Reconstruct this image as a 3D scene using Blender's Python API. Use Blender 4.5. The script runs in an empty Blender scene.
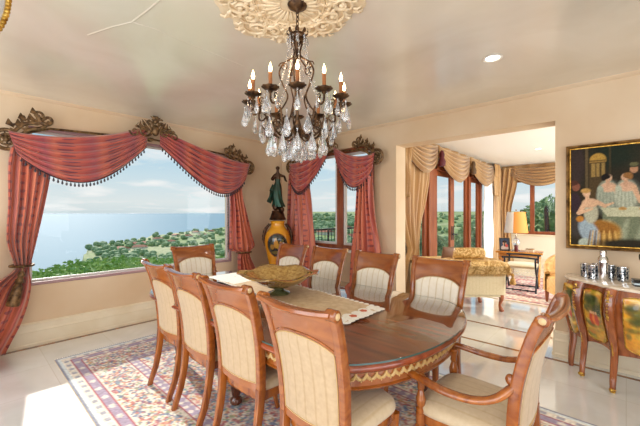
import bpy, bmesh, math, random
import numpy as np
SUN = 6.0; EXPO = -0.36
from mathutils import Vector, Matrix, Euler
random.seed(7); np.random.seed(7)
PI = math.pi
C = bpy.context.scene.collection
sc = bpy.context.scene

# ------------------------------------------------------------------ materials
def newmat(name):
    m = bpy.data.materials.new(name); m.use_nodes = True
    nt = m.node_tree; b = nt.nodes['Principled BSDF']
    return m, nt, b
def S(b, **k):
    for n, v in k.items():
        n = n.replace('_', ' ')
        if n in b.inputs: b.inputs[n].default_value = v
def rgb(r, g, b): return (r, g, b, 1)
def hexc(h):
    h = h.lstrip('#'); v = [int(h[i:i+2], 16)/255 for i in (0, 2, 4)]
    return tuple((x/12.92 if x <= .04045 else ((x+.055)/1.055)**2.4) for x in v) + (1,)
def plain(name, col, rough=.5, metal=0, coat=0, spec=.5, **k):
    m, nt, b = newmat(name); S(b, Base_Color=col, Roughness=rough, Metallic=metal, Coat_Weight=coat, Specular_IOR_Level=spec); S(b, **k)
    return m
def noise_mat(name, c1, c2, scale=5, rough=.5, metal=0, coat=0, stretch=(1,1,1), detail=6, bump=0, lo=.35, hi=.65, dist=0, coatrough=.03, spec=.5):
    m, nt, b = newmat(name)
    tc = nt.nodes.new('ShaderNodeTexCoord'); mp = nt.nodes.new('ShaderNodeMapping'); mp.inputs['Scale'].default_value = stretch
    n = nt.nodes.new('ShaderNodeTexNoise'); n.inputs['Scale'].default_value = scale; n.inputs['Detail'].default_value = detail; n.inputs['Distortion'].default_value = dist
    r = nt.nodes.new('ShaderNodeValToRGB'); r.color_ramp.elements[0].position = lo; r.color_ramp.elements[1].position = hi
    r.color_ramp.elements[0].color = c1; r.color_ramp.elements[1].color = c2
    L = nt.links
    L.new(tc.outputs['Object'], mp.inputs[0]); L.new(mp.outputs[0], n.inputs[0]); L.new(n.outputs[0], r.inputs[0]); L.new(r.outputs[0], b.inputs['Base Color'])
    S(b, Roughness=rough, Metallic=metal, Coat_Weight=coat, Coat_Roughness=coatrough, Specular_IOR_Level=spec)
    if bump:
        bp = nt.nodes.new('ShaderNodeBump'); bp.inputs['Strength'].default_value = bump; bp.inputs['Distance'].default_value = .01
        L.new(n.outputs[0], bp.inputs['Height']); L.new(bp.outputs[0], b.inputs['Normal'])
    return m
def attr_mat(name, rough=.6, spec=.4, coat=0, fine=0, sheen=0):
    m, nt, b = newmat(name); a = nt.nodes.new('ShaderNodeVertexColor'); a.layer_name = 'col'
    L = nt.links
    if fine:
        tc = nt.nodes.new('ShaderNodeTexCoord'); n = nt.nodes.new('ShaderNodeTexNoise'); n.inputs['Scale'].default_value = fine; n.inputs['Detail'].default_value = 4
        mx = nt.nodes.new('ShaderNodeMix'); mx.data_type = 'RGBA'; mx.blend_type = 'OVERLAY'; mx.inputs[0].default_value = .55
        L.new(tc.outputs['Object'], n.inputs[0]); L.new(a.outputs[0], mx.inputs[6]); L.new(n.outputs[0], mx.inputs[7]); L.new(mx.outputs[2], b.inputs['Base Color'])
    else: L.new(a.outputs[0], b.inputs['Base Color'])
    S(b, Roughness=rough, Specular_IOR_Level=spec, Coat_Weight=coat, Sheen_Weight=sheen)
    return m
def stripe_fabric(name, base, stripe, freq=60, rough=.55, axis='X', sheen=.3):
    m, nt, b = newmat(name); L = nt.links
    tc = nt.nodes.new('ShaderNodeTexCoord'); w = nt.nodes.new('ShaderNodeTexWave'); w.bands_direction = axis; w.inputs['Scale'].default_value = freq/(2*PI)*.32
    w.inputs['Distortion'].default_value = .25
    r = nt.nodes.new('ShaderNodeValToRGB'); r.color_ramp.elements[0].position = .0; r.color_ramp.elements[1].position = .12
    r.color_ramp.elements[0].color = stripe; r.color_ramp.elements[1].color = base
    n = nt.nodes.new('ShaderNodeTexNoise'); n.inputs['Scale'].default_value = 40
    mx = nt.nodes.new('ShaderNodeMix'); mx.data_type = 'RGBA'; mx.blend_type = 'SOFT_LIGHT'; mx.inputs[0].default_value = .3
    L.new(tc.outputs['Object'], w.inputs[0]); L.new(w.outputs[1], r.inputs[0]); L.new(tc.outputs['Object'], n.inputs[0])
    L.new(r.outputs[0], mx.inputs[6]); L.new(n.outputs[0], mx.inputs[7]); L.new(mx.outputs[2], b.inputs['Base Color'])
    S(b, Roughness=rough, Sheen_Weight=sheen)
    return m
def drape_mat(name, cols, scale=9, dotcol=None, rough=.38, dots=14):
    """silk with vertical bands and small motifs, in the UV of the panel (u across, v down)"""
    m, nt, b = newmat(name); L = nt.links
    uv = nt.nodes.new('ShaderNodeUVMap'); uv.uv_map = 'uv'
    sp = nt.nodes.new('ShaderNodeSeparateXYZ'); L.new(uv.outputs[0], sp.inputs[0])
    mul = nt.nodes.new('ShaderNodeMath'); mul.operation = 'MULTIPLY'; mul.inputs[1].default_value = scale; L.new(sp.outputs[0], mul.inputs[0])
    fr = nt.nodes.new('ShaderNodeMath'); fr.operation = 'FRACT'; L.new(mul.outputs[0], fr.inputs[0])
    r = nt.nodes.new('ShaderNodeValToRGB'); r.color_ramp.interpolation = 'LINEAR'
    els = r.color_ramp.elements
    els[0].position = 0; els[0].color = cols[0]
    els[1].position = 1; els[1].color = cols[0]
    for i, c in enumerate(cols[1:], 1):
        e = els.new(i/len(cols)); e.color = c
    L.new(fr.outputs[0], r.inputs[0])
    out = r.outputs[0]
    if dotcol:
        mp = nt.nodes.new('ShaderNodeMapping'); mp.inputs['Scale'].default_value = (scale, dots, 1); L.new(uv.outputs[0], mp.inputs[0])
        v = nt.nodes.new('ShaderNodeTexVoronoi'); v.inputs['Scale'].default_value = 1.0; v.inputs['Randomness'].default_value = .15; L.new(mp.outputs[0], v.inputs[0])
        lt = nt.nodes.new('ShaderNodeMath'); lt.operation = 'LESS_THAN'; lt.inputs[1].default_value = .2; L.new(v.outputs['Distance'], lt.inputs[0])
        mx = nt.nodes.new('ShaderNodeMix'); mx.data_type = 'RGBA'; L.new(lt.outputs[0], mx.inputs[0]); L.new(out, mx.inputs[6]); mx.inputs[7].default_value = dotcol
        out = mx.outputs[2]
    L.new(out, b.inputs['Base Color'])
    S(b, Roughness=rough, Sheen_Weight=.4, Specular_IOR_Level=.5)
    return m
def glass_mat(name, tint=(1,1,1,1), refl=.5, rough=0.0):
    m = bpy.data.materials.new(name); m.use_nodes = True; nt = m.node_tree; nt.nodes.clear()
    o = nt.nodes.new('ShaderNodeOutputMaterial'); t = nt.nodes.new('ShaderNodeBsdfTransparent'); t.inputs[0].default_value = tint
    g = nt.nodes.new('ShaderNodeBsdfGlossy'); g.inputs['Roughness'].default_value = rough
    f = nt.nodes.new('ShaderNodeFresnel'); f.inputs[0].default_value = 1.45
    ml = nt.nodes.new('ShaderNodeMath'); ml.operation = 'MULTIPLY'; ml.inputs[1].default_value = refl
    mx = nt.nodes.new('ShaderNodeMixShader'); L = nt.links
    ge = nt.nodes.new('ShaderNodeNewGeometry'); bf = nt.nodes.new('ShaderNodeMath'); bf.operation = 'SUBTRACT'; bf.inputs[0].default_value = 1; L.new(ge.outputs['Backfacing'], bf.inputs[1])
    m2 = nt.nodes.new('ShaderNodeMath'); m2.operation = 'MULTIPLY'; L.new(bf.outputs[0], m2.inputs[1])
    L.new(f.outputs[0], ml.inputs[0]); L.new(ml.outputs[0], m2.inputs[0]); L.new(m2.outputs[0], mx.inputs[0]); L.new(t.outputs[0], mx.inputs[1]); L.new(g.outputs[0], mx.inputs[2]); L.new(mx.outputs[0], o.inputs[0])
    return m
def emit(name, col, st):
    m, nt, b = newmat(name); S(b, Base_Color=col, Emission_Color=col, Emission_Strength=st); return m

M = {}
M['wall'] = noise_mat('plaster_wall', hexc('#d3b795'), hexc('#ddc7aa'), 1.1, .5, detail=4, spec=.25)
M['ceil'] = noise_mat('polished_plaster', hexc('#dad2c2'), hexc('#e7e1d4'), 1.4, .34, detail=5, spec=.5, dist=.6, coat=1, coatrough=.2)
M['ceil'].node_tree.nodes['Principled BSDF'].inputs['Coat IOR'].default_value = 1.85
M['sunceil'] = plain('white_ceiling', hexc('#f3efe6'), .5)
M['sunwall'] = plain('cream_wall', hexc('#e8dfca'), .5)
M['trim'] = noise_mat('cream_trim', hexc('#dccbac'), hexc('#e6d9bf'), 3, .35, detail=2)
M['wood'] = noise_mat('cherry_wood', hexc('#763810'), hexc('#a86022'), 6, .22, coat=.6, stretch=(2.5,2.5,.35), detail=7, dist=1.2, coatrough=.08)
M['woodX'] = noise_mat('cherry_wood_rail', hexc('#824014'), hexc('#a05a22'), 5, .22, coat=.6, stretch=(.4,2.5,2.8), detail=7, dist=1.5, coatrough=.08)
M['woodtop'] = noise_mat('table_wood', hexc('#722c10'), hexc('#96441e'), 3.2, .2, coat=.6, stretch=(.6,3.,1), detail=6, dist=1.2, coatrough=.02)
M['walnut'] = noise_mat('dark_wood', hexc('#3a1a0c'), hexc('#5e2c14'), 8, .25, coat=.5)
M['redwood'] = noise_mat('mahogany_frame', hexc('#7c3a1e'), hexc('#9a5530'), 6, .35, stretch=(2,2,.3))
M['fabric'] = stripe_fabric('cream_stripe_fabric', hexc('#b79d7b'), hexc('#ab8f69'), 95)
M['fabric_in'] = stripe_fabric('ivory_stripe_fabric', hexc('#ebe2d0'), hexc('#d8c8a8'), 95)
M['fabric_plain'] = stripe_fabric('ivory_seat_fabric', hexc('#c6b190'), hexc('#bda580'), 95)
M['iron'] = noise_mat('aged_bronze_iron', hexc('#2c1c12'), hexc('#6a4c30'), 30, .42, metal=.7, bump=.3)
M['antique'] = noise_mat('antique_gold_scroll', hexc('#3d2817'), hexc('#8a6a44'), 25, .45, metal=.55, bump=.3)
M['gold'] = noise_mat('gilt_mount', hexc('#9a6a1c'), hexc('#e2b75a'), 40, .3, metal=.9, bump=.3)
M['brass'] = plain('brass', hexc('#c69a4a'), .25, 1)
M['candle'] = noise_mat('amber_candle', hexc('#7e4414'), hexc('#a8662a'), 14, .5)
M['flame'] = emit('lit_bulb', (1,.72,.38,1), 14)
M['relief'] = noise_mat('plaster_relief', hexc('#d6bf9c'), hexc('#e8d6b8'), 8, .5)
M['black'] = plain('black_gloss', hexc('#14110f'), .25)
M['blackiron'] = plain('black_iron', hexc('#2a2c33'), .35, .5)
M['bronze_g'] = noise_mat('patina_bronze', hexc('#1a4a3c'), hexc('#2a3424'), 9, .38, metal=.45)
M['bronze'] = noise_mat('dark_bronze', hexc('#20140e'), hexc('#5a3a22'), 12, .3, metal=.75)
M['silver'] = plain('polished_steel', (.75,.75,.76,1), .12, 1)
M['white'] = plain('white_paint', hexc('#f2efe8'), .4)
M['lace'] = noise_mat('white_lace', hexc('#e9e4da'), hexc('#f7f4ee'), 60, .7, bump=.5)
M['linen'] = noise_mat('tan_linen', hexc('#c4a882'), hexc('#d8c2a0'), 25, .6, bump=.1)
M['marble'] = noise_mat('cream_marble_slab', hexc('#cdb9a0'), hexc('#efe4d2'), 7, .12, dist=2, coat=.5)
M['sheer'] = plain('white_sheer', hexc('#f7f7f5'), .6)
M['glass'] = glass_mat('window_glass', refl=.35)
M['tglass'] = glass_mat('table_glass', tint=(.95,.98,.96,1), refl=1.7)
M['gedge'] = plain('green_glass_edge', hexc('#33504a'), .08, spec=.8)
M['red'] = drape_mat('red_silk', [hexc('#b5523e'), hexc('#c86446'), hexc('#cf7250'), hexc('#ab4e48'), hexc('#d47c58')], 3, hexc('#8a3a3a'), dots=24)
M['redswag'] = drape_mat('red_silk_swag', [hexc('#b05044'), hexc('#bd5c48'), hexc('#ac4c44'), hexc('#a04a50'), hexc('#c0644c')], 3, hexc('#6e3040'), dots=14)
M['golds'] = drape_mat('gold_silk', [hexc('#b08654'), hexc('#c9a26c'), hexc('#a67a48'), hexc('#bf965e')], 3)
M['goldplain'] = drape_mat('gold_silk_swag', [hexc('#ac8350'), hexc('#bb9462'), hexc('#a67c4a')], 2)
M['fringe'] = noise_mat('bead_fringe', hexc('#120f1a'), hexc('#3a2c38'), 90, .35)
M['goldfringe'] = noise_mat('gold_fringe', hexc('#8a6028'), hexc('#c79a4c'), 60, .6)
M['throw'] = noise_mat('gold_brocade', hexc('#a87c34'), hexc('#e0c083'), 16, .5, dist=1.5, lo=.42, hi=.58)
M['bowl'] = noise_mat('amber_art_glass', hexc('#94691f'), hexc('#d9b364'), 34, .12, metal=.3, coat=1, dist=.8, lo=.3, hi=.7)
M['bowlfoot'] = noise_mat('olive_art_glass', hexc('#4a5230'), hexc('#8c9468'), 12, .1, metal=.4, coat=1)
M['urn'] = noise_mat('yellow_glaze', hexc('#cf8412'), hexc('#eaa62a'), 4, .2, coat=.6)
M['commode'] = noise_mat('commode_veneer', hexc('#70340f'), hexc('#a35a2a'), 7, .2, coat=.7, stretch=(3,3,.5), detail=6, dist=1, coatrough=.06)
M['paint'] = attr_mat('oil_paint', .6, .12, fine=90)
M['panel'] = attr_mat('painted_panel', .2, .5, coat=.6, fine=30)
M['rug'] = attr_mat('rug_wool', .9, .1, sheen=.2)
M['urnpic'] = attr_mat('painted_medallion', .2, .5, coat=.5)

def crystal():
    m, nt, b = newmat('cut_crystal'); S(b, Base_Color=(1,1,1,1), Roughness=.03, IOR=1.5, Transmission_Weight=.86, Specular_IOR_Level=.9, Coat_Weight=.6)
    return m
M['crystal'] = crystal()

def floor_mat():
    m, nt, b = newmat('polished_marble_tiles'); L = nt.links; N = nt.nodes.new
    tc = N('ShaderNodeTexCoord')
    n = N('ShaderNodeTexNoise'); n.inputs['Scale'].default_value = 1.6; n.inputs['Detail'].default_value = 8; n.inputs['Distortion'].default_value = 1.5
    r = N('ShaderNodeValToRGB'); r.color_ramp.elements[0].position = .3; r.color_ramp.elements[1].position = .7
    r.color_ramp.elements[0].color = hexc('#dfdfdb'); r.color_ramp.elements[1].color = hexc('#f2f3f2')
    br = N('ShaderNodeTexBrick'); br.offset = 0; br.inputs['Scale'].default_value = 1; br.inputs['Mortar Size'].default_value = .0035; br.inputs['Brick Width'].default_value = .6; br.inputs['Row Height'].default_value = .6
    br.inputs['Color1'].default_value = (1,1,1,1); br.inputs['Color2'].default_value = (.93,.93,.92,1); br.inputs['Mortar'].default_value = (.84,.82,.78,1)
    mx = N('ShaderNodeMix'); mx.data_type = 'RGBA'; mx.blend_type = 'MULTIPLY'; mx.inputs[0].default_value = 1
    L.new(tc.outputs['Object'], n.inputs[0]); L.new(n.outputs[0], r.inputs[0]); L.new(tc.outputs['Object'], br.inputs[0])
    L.new(r.outputs[0], mx.inputs[6]); L.new(br.outputs[0], mx.inputs[7]); L.new(mx.outputs[2], b.inputs['Base Color'])
    S(b, Roughness=.09, Specular_IOR_Level=.9, Coat_Weight=1, Coat_Roughness=.03, Coat_IOR=1.7)
    return m
M['floor'] = floor_mat()
M['band'] = noise_mat('brown_marble_band', hexc('#6b4024'), hexc('#9a6a44'), 12, .1, coat=.4)

# ------------------------------------------------------------------ mesh builder
class MB:
    def __init__(s): s.v = []; s.f = []; s.uv = {}
    def add(s, v, f, mat=None):
        o = len(s.v)
        if mat is not None: v = [mat @ Vector(p) for p in v]
        s.v += [tuple(p) for p in v]; s.f += [tuple(i+o for i in q) for q in f]; return s
    def box(s, x0, x1, y0, y1, z0, z1, mat=None):
        v = [(x,y,z) for z in (z0,z1) for y in (y0,y1) for x in (x0,x1)]
        return s.add(v, [(0,2,3,1),(4,5,7,6),(0,1,5,4),(1,3,7,5),(3,2,6,7),(2,0,4,6)], mat)
    def lathe(s, prof, c=(0,0,0), n=24, mat=None, sx=1, sy=1):
        v = []; f = []
        for r, z in prof:
            for i in range(n):
                a = 2*PI*i/n; v.append((c[0]+r*math.cos(a)*sx, c[1]+r*math.sin(a)*sy, c[2]+z))
        for k in range(len(prof)-1):
            for i in range(n):
                j = (i+1) % n; f.append((k*n+i, k*n+j, (k+1)*n+j, (k+1)*n+i))
        if prof[0][0] > 1e-5: f.append(tuple(range(n-1, -1, -1)))
        if prof[-1][0] > 1e-5: f.append(tuple((len(prof)-1)*n+i for i in range(n)))
        return s.add(v, f, mat)
    def tube(s, pts, rad, n=8, mat=None, up=(0,0,1), pw=2.0, closed=False):
        """sweep; rad: number, list of numbers or list of (a,b): a across, b along up"""
        P = [Vector(p) for p in pts]; m = len(P)
        R = rad if isinstance(rad, (list, tuple)) else [rad]*m
        if isinstance(rad, tuple) and len(rad) == 2 and m != 2: R = [rad]*m
        R = [(r, r) if not isinstance(r, (tuple, list)) else r for r in R]
        up = Vector(up); v = []; f = []; last = None
        for i, p in enumerate(P):
            if closed: t = P[(i+1) % m]-P[i-1]
            else: t = (P[min(i+1, m-1)]-P[max(i-1, 0)])
            if t.length < 1e-9: t = Vector((0,0,1))
            t.normalize(); a = t.cross(up)
            if a.length < .05: a = last if last is not None else t.orthogonal()
            a = a - t*a.dot(t); a.normalize()
            if last is not None and a.dot(last) < 0: a = -a
            last = a; b2 = a.cross(t); b2.normalize()
            for k in range(n):
                th = 2*PI*k/n + (PI/n if pw > 2.5 else 0); cc, ss = math.cos(th), math.sin(th)
                cc = math.copysign(abs(cc)**(2/pw), cc); ss = math.copysign(abs(ss)**(2/pw), ss)
                v.append(p + a*cc*R[i][0] + b2*ss*R[i][1])
        L = m if closed else m-1
        for i in range(L):
            for k in range(n):
                j = (k+1) % n; i2 = (i+1) % m; f.append((i*n+k, i*n+j, i2*n+j, i2*n+k))
        if not closed: f.append(tuple(range(n-1, -1, -1))); f.append(tuple((m-1)*n+k for k in range(n)))
        return s.add(v, f, mat)
    def sphere(s, c, r, n=10, m=7, mat=None):
        rx, ry, rz = r if isinstance(r, (tuple, list)) else (r, r, r)
        v = [(c[0], c[1], c[2]-rz)]; f = []
        for j in range(1, m):
            ph = -PI/2+PI*j/m
            for i in range(n):
                a = 2*PI*i/n; v.append((c[0]+rx*math.cos(ph)*math.cos(a), c[1]+ry*math.cos(ph)*math.sin(a), c[2]+rz*math.sin(ph)))
        v.append((c[0], c[1], c[2]+rz)); t = len(v)-1
        for i in range(n):
            k = (i+1) % n; f.append((0, 1+k, 1+i)); f.append((t, 1+(m-2)*n+i, 1+(m-2)*n+k))
            for j in range(m-2): f.append((1+j*n+i, 1+j*n+k, 1+(j+1)*n+k, 1+(j+1)*n+i))
        return s.add(v, f, mat)
    def prism(s, out, z0, z1, mat=None):
        n = len(out); v = [(x,y,z0) for x, y in out]+[(x,y,z1) for x, y in out]
        f = [tuple(range(n-1, -1, -1)), tuple(range(n, 2*n))]+[(i, (i+1) % n, n+(i+1) % n, n+i) for i in range(n)]
        return s.add(v, f, mat)
    def loft(s, outs, mat=None, cap=True):
        n = len(outs[0]); v = [p for o in outs for p in o]; f = []
        for k in range(len(outs)-1):
            for i in range(n): j = (i+1) % n; f.append((k*n+i, k*n+j, (k+1)*n+j, (k+1)*n+i))
        if cap: f.append(tuple(range(n-1, -1, -1))); f.append(tuple((len(outs)-1)*n+i for i in range(n)))
        return s.add(v, f, mat)
    def sheet(s, fn, nu, nv, thick=0, nrm=None):
        """grid surface fn(u,v); thick>0 makes it a closed shell along nrm or +thick offset function"""
        o = len(s.v); v = []; uvs = []
        for j in range(nv+1):
            for i in range(nu+1): v.append(tuple(fn(i/nu, j/nv))); uvs.append((i/nu, j/nv))
        f = [(j*(nu+1)+i, j*(nu+1)+i+1, (j+1)*(nu+1)+i+1, (j+1)*(nu+1)+i) for j in range(nv) for i in range(nu)]
        for i, q in enumerate(uvs): s.uv[o+i] = q
        if thick:
            N = len(v); d = Vector(nrm)*thick; v2 = [tuple(Vector(p)+d) for p in v]
            for i, q in enumerate(uvs): s.uv[o+N+i] = q
            f2 = [tuple(i+N for i in reversed(q)) for q in f]
            ring = [i for i in range(nu+1)]+[j*(nu+1)+nu for j in range(1, nv+1)]+[nv*(nu+1)+i for i in range(nu-1, -1, -1)]+[j*(nu+1) for j in range(nv-1, 0, -1)]
            f3 = [(ring[k], ring[k]+N, ring[(k+1) % len(ring)]+N, ring[(k+1) % len(ring)]) for k in range(len(ring))]
            v = v+v2; f = f+f2+f3
        return s.add(v, f)
    def build(s, name, mat, parent=None, smooth=True, bevel=0, sub=0, angle=40, recalc=True):
        me = bpy.data.meshes.new(name); me.from_pydata(s.v, [], s.f); me.update()
        if recalc:
            bm = bmesh.new(); bm.from_mesh(me); bmesh.ops.recalc_face_normals(bm, faces=bm.faces); bm.to_mesh(me); bm.free()
        if s.uv:
            ul = me.uv_layers.new(name='uv')
            for l in me.loops: ul.data[l.index].uv = s.uv.get(l.vertex_index, (0,0))
        me.materials.append(mat if not isinstance(mat, str) else M[mat])
        if smooth:
            me.polygons.foreach_set('use_smooth', [True]*len(me.polygons)); me.set_sharp_from_angle(angle=math.radians(angle))
        o = bpy.data.objects.new(name, me); C.objects.link(o)
        if parent is not None: o.parent = parent
        if bevel:
            b = o.modifiers.new('b', 'BEVEL'); b.width = bevel; b.segments = 2; b.limit_method = 'ANGLE'
        if sub:
            b = o.modifiers.new('s', 'SUBSURF'); b.levels = sub; b.render_levels = sub
        return o
def tag(o, label, cat, group=None):
    o['label'] = label; o['category'] = cat
    if group: o['group'] = group
    return o
def thing(name, label, cat, loc=(0,0,0), rz=0, group=None):
    o = bpy.data.objects.new(name, None); o.empty_display_size = .1; C.objects.link(o); o.location = loc; o.rotation_euler = (0,0,rz)
    return tag(o, label, cat, group)
def struct(o): o['kind'] = 'structure'; return o
def stuff(o): o['kind'] = 'stuff'; return o
def dup(root, loc, rz=0, label=None, group=None, scale=None):
    r = root.copy(); C.objects.link(r); r.location = loc; r.rotation_euler = (0,0,rz)
    if label: r['label'] = label
    if group: r['group'] = group
    if scale: r.scale = scale
    for ch in list(root.children):
        c = ch.copy(); C.objects.link(c); c.parent = r
        for g in list(ch.children):
            d = g.copy(); C.objects.link(d); d.parent = c
    return r
def interp(x, xs, ys):
    """smooth (monotone-ish) interpolation"""
    if x <= xs[0]: return ys[0]
    if x >= xs[-1]: return ys[-1]
    for i in range(len(xs)-1):
        if x <= xs[i+1]:
            t = (x-xs[i])/(xs[i+1]-xs[i])
            p0 = ys[i-1] if i > 0 else ys[i]; p3 = ys[i+2] if i+2 < len(ys) else ys[i+1]
            h0 = xs[i]-(xs[i-1] if i > 0 else xs[i]-(xs[i+1]-xs[i])); h1 = xs[i+1]-xs[i]
            h2 = (xs[i+2] if i+2 < len(xs) else xs[i+1]+h1)-xs[i+1]
            m0 = (ys[i+1]-p0)/(h0+h1)*h1; m1 = (p3-ys[i])/(h1+h2)*h1
            t2, t3 = t*t, t*t*t
            return (2*t3-3*t2+1)*ys[i]+(t3-2*t2+t)*m0+(-2*t3+3*t2)*ys[i+1]+(t3-t2)*m1
def cr(pts, n=6):
    """catmull-rom through points"""
    P = [Vector(p) for p in pts]; out = []
    for i in range(len(P)-1):
        p0 = P[i-1] if i else P[0]*2-P[1]; p3 = P[i+2] if i+2 < len(P) else P[-1]*2-P[-2]
        p1, p2 = P[i], P[i+1]
        for k in range(n):
            t = k/n
            out.append(.5*((2*p1)+(p2-p0)*t+(2*p0-5*p1+4*p2-p3)*t*t+(3*p1-p0-3*p2+p3)*t**3))
    out.append(P[-1]); return out
def colour(o, cols):
    me = o.data; a = me.color_attributes.new('col', 'FLOAT_COLOR', 'POINT')
    a.data.foreach_set('color', np.asarray(cols, dtype=np.float32).ravel())

# ------------------------------------------------------------------ room shell
XA, YB, H = -4.918, 4.248, 2.811
XR, YF = 2.6, -2.3
YD = 10.4; XC = -2.7; XS = 1.6
def wall(name, axis, pos, thick, a0, a1, z0, z1, holes, mat):
    """axis 'x': plane x=pos running in y. thick signed away from the room. holes: (a0,a1,z0,z1)"""
    b = MB(); p0, p1 = min(pos, pos+thick), max(pos, pos+thick)
    As = sorted({a0, a1}|{h[0] for h in holes}|{h[1] for h in holes}); Zs = sorted({z0, z1}|{h[2] for h in holes}|{h[3] for h in holes})
    for i in range(len(As)-1):
        for j in range(len(Zs)-1):
            ca, cz = (As[i]+As[i+1])/2, (Zs[j]+Zs[j+1])/2
            if any(h[0] < ca < h[1] and h[2] < cz < h[3] for h in holes): continue
            if axis == 'x': b.box(p0, p1, As[i], As[i+1], Zs[j], Zs[j+1])
            else: b.box(As[i], As[i+1], p0, p1, Zs[j], Zs[j+1])
    o = b.build(name, mat, smooth=False); return struct(o)
WA = (.50, 3.13, .68, 2.48)
WB = (-4.42, -2.80, .90, 2.55)
OP = (-2.43, -.55, -.02, 2.472)
wall('wall_left', 'x', XA, -.22, YF-.2, YB+.3, -.02, H+.05, [WA, (-1.75, -.45, .68, 2.48)], 'wall')
wall('wall_back', 'y', YB, .27, XA-.22, XR+.2, -.02, H+.05, [WB, OP], 'wall')
wall('wall_right', 'x', XR, .22, YF-.2, YB+.27, -.02, H+.05, [(-1.6, 2.4, .3, 2.5)], 'wall')
wall('wall_front', 'y', YF, -.22, XA-.22, XR+.22, -.02, H+.05, [(-4.0, 1.6, .3, 2.5)], 'wall')
b = MB(); b.box(XA-.3, XR+.3, YF-.3, YB+.14, H, H+.12); struct(b.build('ceiling', 'ceil', smooth=False))
b = MB(); b.box(XC-.1, XS+.1, YB+.14, YD+.2, H-.001, H+.12); struct(b.build('ceiling_sunroom', 'sunceil', smooth=False))
b = MB(); b.box(XA-.3, XR+.3, YF-.3, YD+.3, -.1, 0); struct(b.build('floor', 'floor', smooth=False))
wall('wall_sunroom_left', 'x', XC, -.2, YB+.27, YD+.2, -.02, H+.05, [(5.12, 9.95, .02, 2.42)], 'sunwall')
wall('wall_sunroom_far', 'y', YD, .2, XC-.2, XS+.2, -.02, H+.05, [(-2.5, -.55, .93, 2.42), (-.1, 1.2, .93, 2.42)], 'sunwall')
wall('wall_sunroom_right', 'x', XS, .2, YB+.27, YD+.2, -.02, H+.05, [(5.2, 9.8, .3, 2.42)], 'sunwall')
# floor bands
b = MB(); b.box(XA+.1, XR, 4.10, 4.145, 0, .0015); b.box(XA+.032, XA+.085, YF, 4.10, 0, .0015)
struct(b.build('trim_1', 'band', smooth=False))
b = MB(); b.box(XC+.1, XS, 4.79, 4.835, 0, .0015); b.box(XC+.3, XC+.345, 4.84, 10.1, 0, .0015)
struct(b.build('trim_2', 'band', smooth=False))
# baseboards (profiled)
def baseboard(name, axis, pos, sgn, a0, a1, mat='trim', h=.27):
    prof = [(0,0),(.03,0),(.03,.03*1),(.022,.04),(.022,.16),(.026,.17),(.018,.19),(.016,.24),(.02,.25),(.010,h-.005),(0,h)]
    outs = []
    for a in (a0, a1):
        outs.append([(pos+sgn*d, a, z) if axis == 'x' else (a, pos+sgn*d, z) for d, z in prof])
    b = MB(); b.loft(outs); return struct(b.build(name, mat, smooth=False))
baseboard('baseboard_left', 'x', XA, 1, YF, YB-.03)
baseboard('baseboard_back', 'y', YB, -1, XA+.03, OP[0])
baseboard('baseboard_right', 'y', YB, -1, OP[1], XR)
baseboard('baseboard_jamb', 'x', OP[1], -1, YB, YB+.27)
baseboard('baseboard_sunroom_far', 'y', YD, -1, XC, XS, h=.3)
# cornice: slim plaster moulding under the ceiling
b = MB(); b.loft([[(XA, y, H), (XA+.035, y, H), (XA+.03, y, H-.012), (XA+.008, y, H-.03), (XA, y, H-.035)] for y in (YF, YB)])
struct(b.build('trim_3', 'wall', smooth=False))
b = MB(); b.loft([[(x, YB, H), (x, YB-.035, H), (x, YB-.03, H-.012), (x, YB-.008, H-.03), (x, YB, H-.035)] for x in (XA+.035, XR)])
struct(b.build('trim_4', 'wall', smooth=False))
# two soft plaster ridges in the ceiling
b = MB(); zz = H-.001
def cpx(px, py):
    X = (px-320)/332.2; Y = -(py-213)/332.2; a = math.radians(42.677); t = (H-1.5)/Y
    return ((X*math.cos(a)-math.sin(a))*t, (X*math.sin(a)+math.cos(a))*t, H-.001)
b = MB(); b.tube([cpx(*p) for p in ((88,35),(112,27),(132,22),(155,29),(180,40),(210,52),(243,66))], [(.008,.003)]*7, 6); b.tube([cpx(*p) for p in ((132,22),(148,10),(162,-2),(180,-18))], [(.008,.003)]*4, 6)
struct(b.build('trim_5', 'ceil'))
# window 1 (big picture window)
def frame_rect(axis, pos, thick, a0, a1, z0, z1, w, mat, name, parent, bars=(), bw=.05):
    b = MB(); p0, p1 = min(pos, pos+thick), max(pos, pos+thick)
    R = [(a0, a1, z0, z0+w), (a0, a1, z1-w, z1), (a0, a0+w, z0+w, z1-w), (a1-w, a1, z0+w, z1-w)]+[(c-bw/2, c+bw/2, z0+w, z1-w) for c in bars]
    for r in R:
        if axis == 'x': b.box(p0, p1, r[0], r[1], r[2], r[3])
        else: b.box(r[0], r[1], p0, p1, r[2], r[3])
    return b.build(name, mat, parent, smooth=False, bevel=.003)
def pane(axis, pos, a0, a1, z0, z1, name, parent, mat='glass'):
    b = MB()
    if axis == 'x': b.box(pos-.003, pos+.003, a0, a1, z0, z1)
    else: b.box(a0, a1, pos-.003, pos+.003, z0, z1)
    return b.build(name, mat, parent, smooth=False)
M['wframe'] = plain('mauve_window_frame', hexc('#a8878a'), .4)
M['wframe2'] = plain('white_window_frame', hexc('#d9d4cf'), .4)
def window_empty(n):
    o = bpy.data.objects.new('window_%d' % n, None); C.objects.link(o); return struct(o)
w1 = window_empty(1)
frame_rect('x', XA-.01, -.05, WA[0], WA[1], WA[2], WA[3], .035, 'wframe', 'window_frame', w1)
frame_rect('x', XA-.07, -.03, WA[0]+.03, WA[1]-.03, WA[2]+.03, WA[3]-.03, .03, 'wframe2', 'window_sash', w1)
pane('x', XA-.085, WA[0]+.05, WA[1]-.05, WA[2]+.05, WA[3]-.05, 'window_pane', w1)
w1b = window_empty(4)
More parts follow.
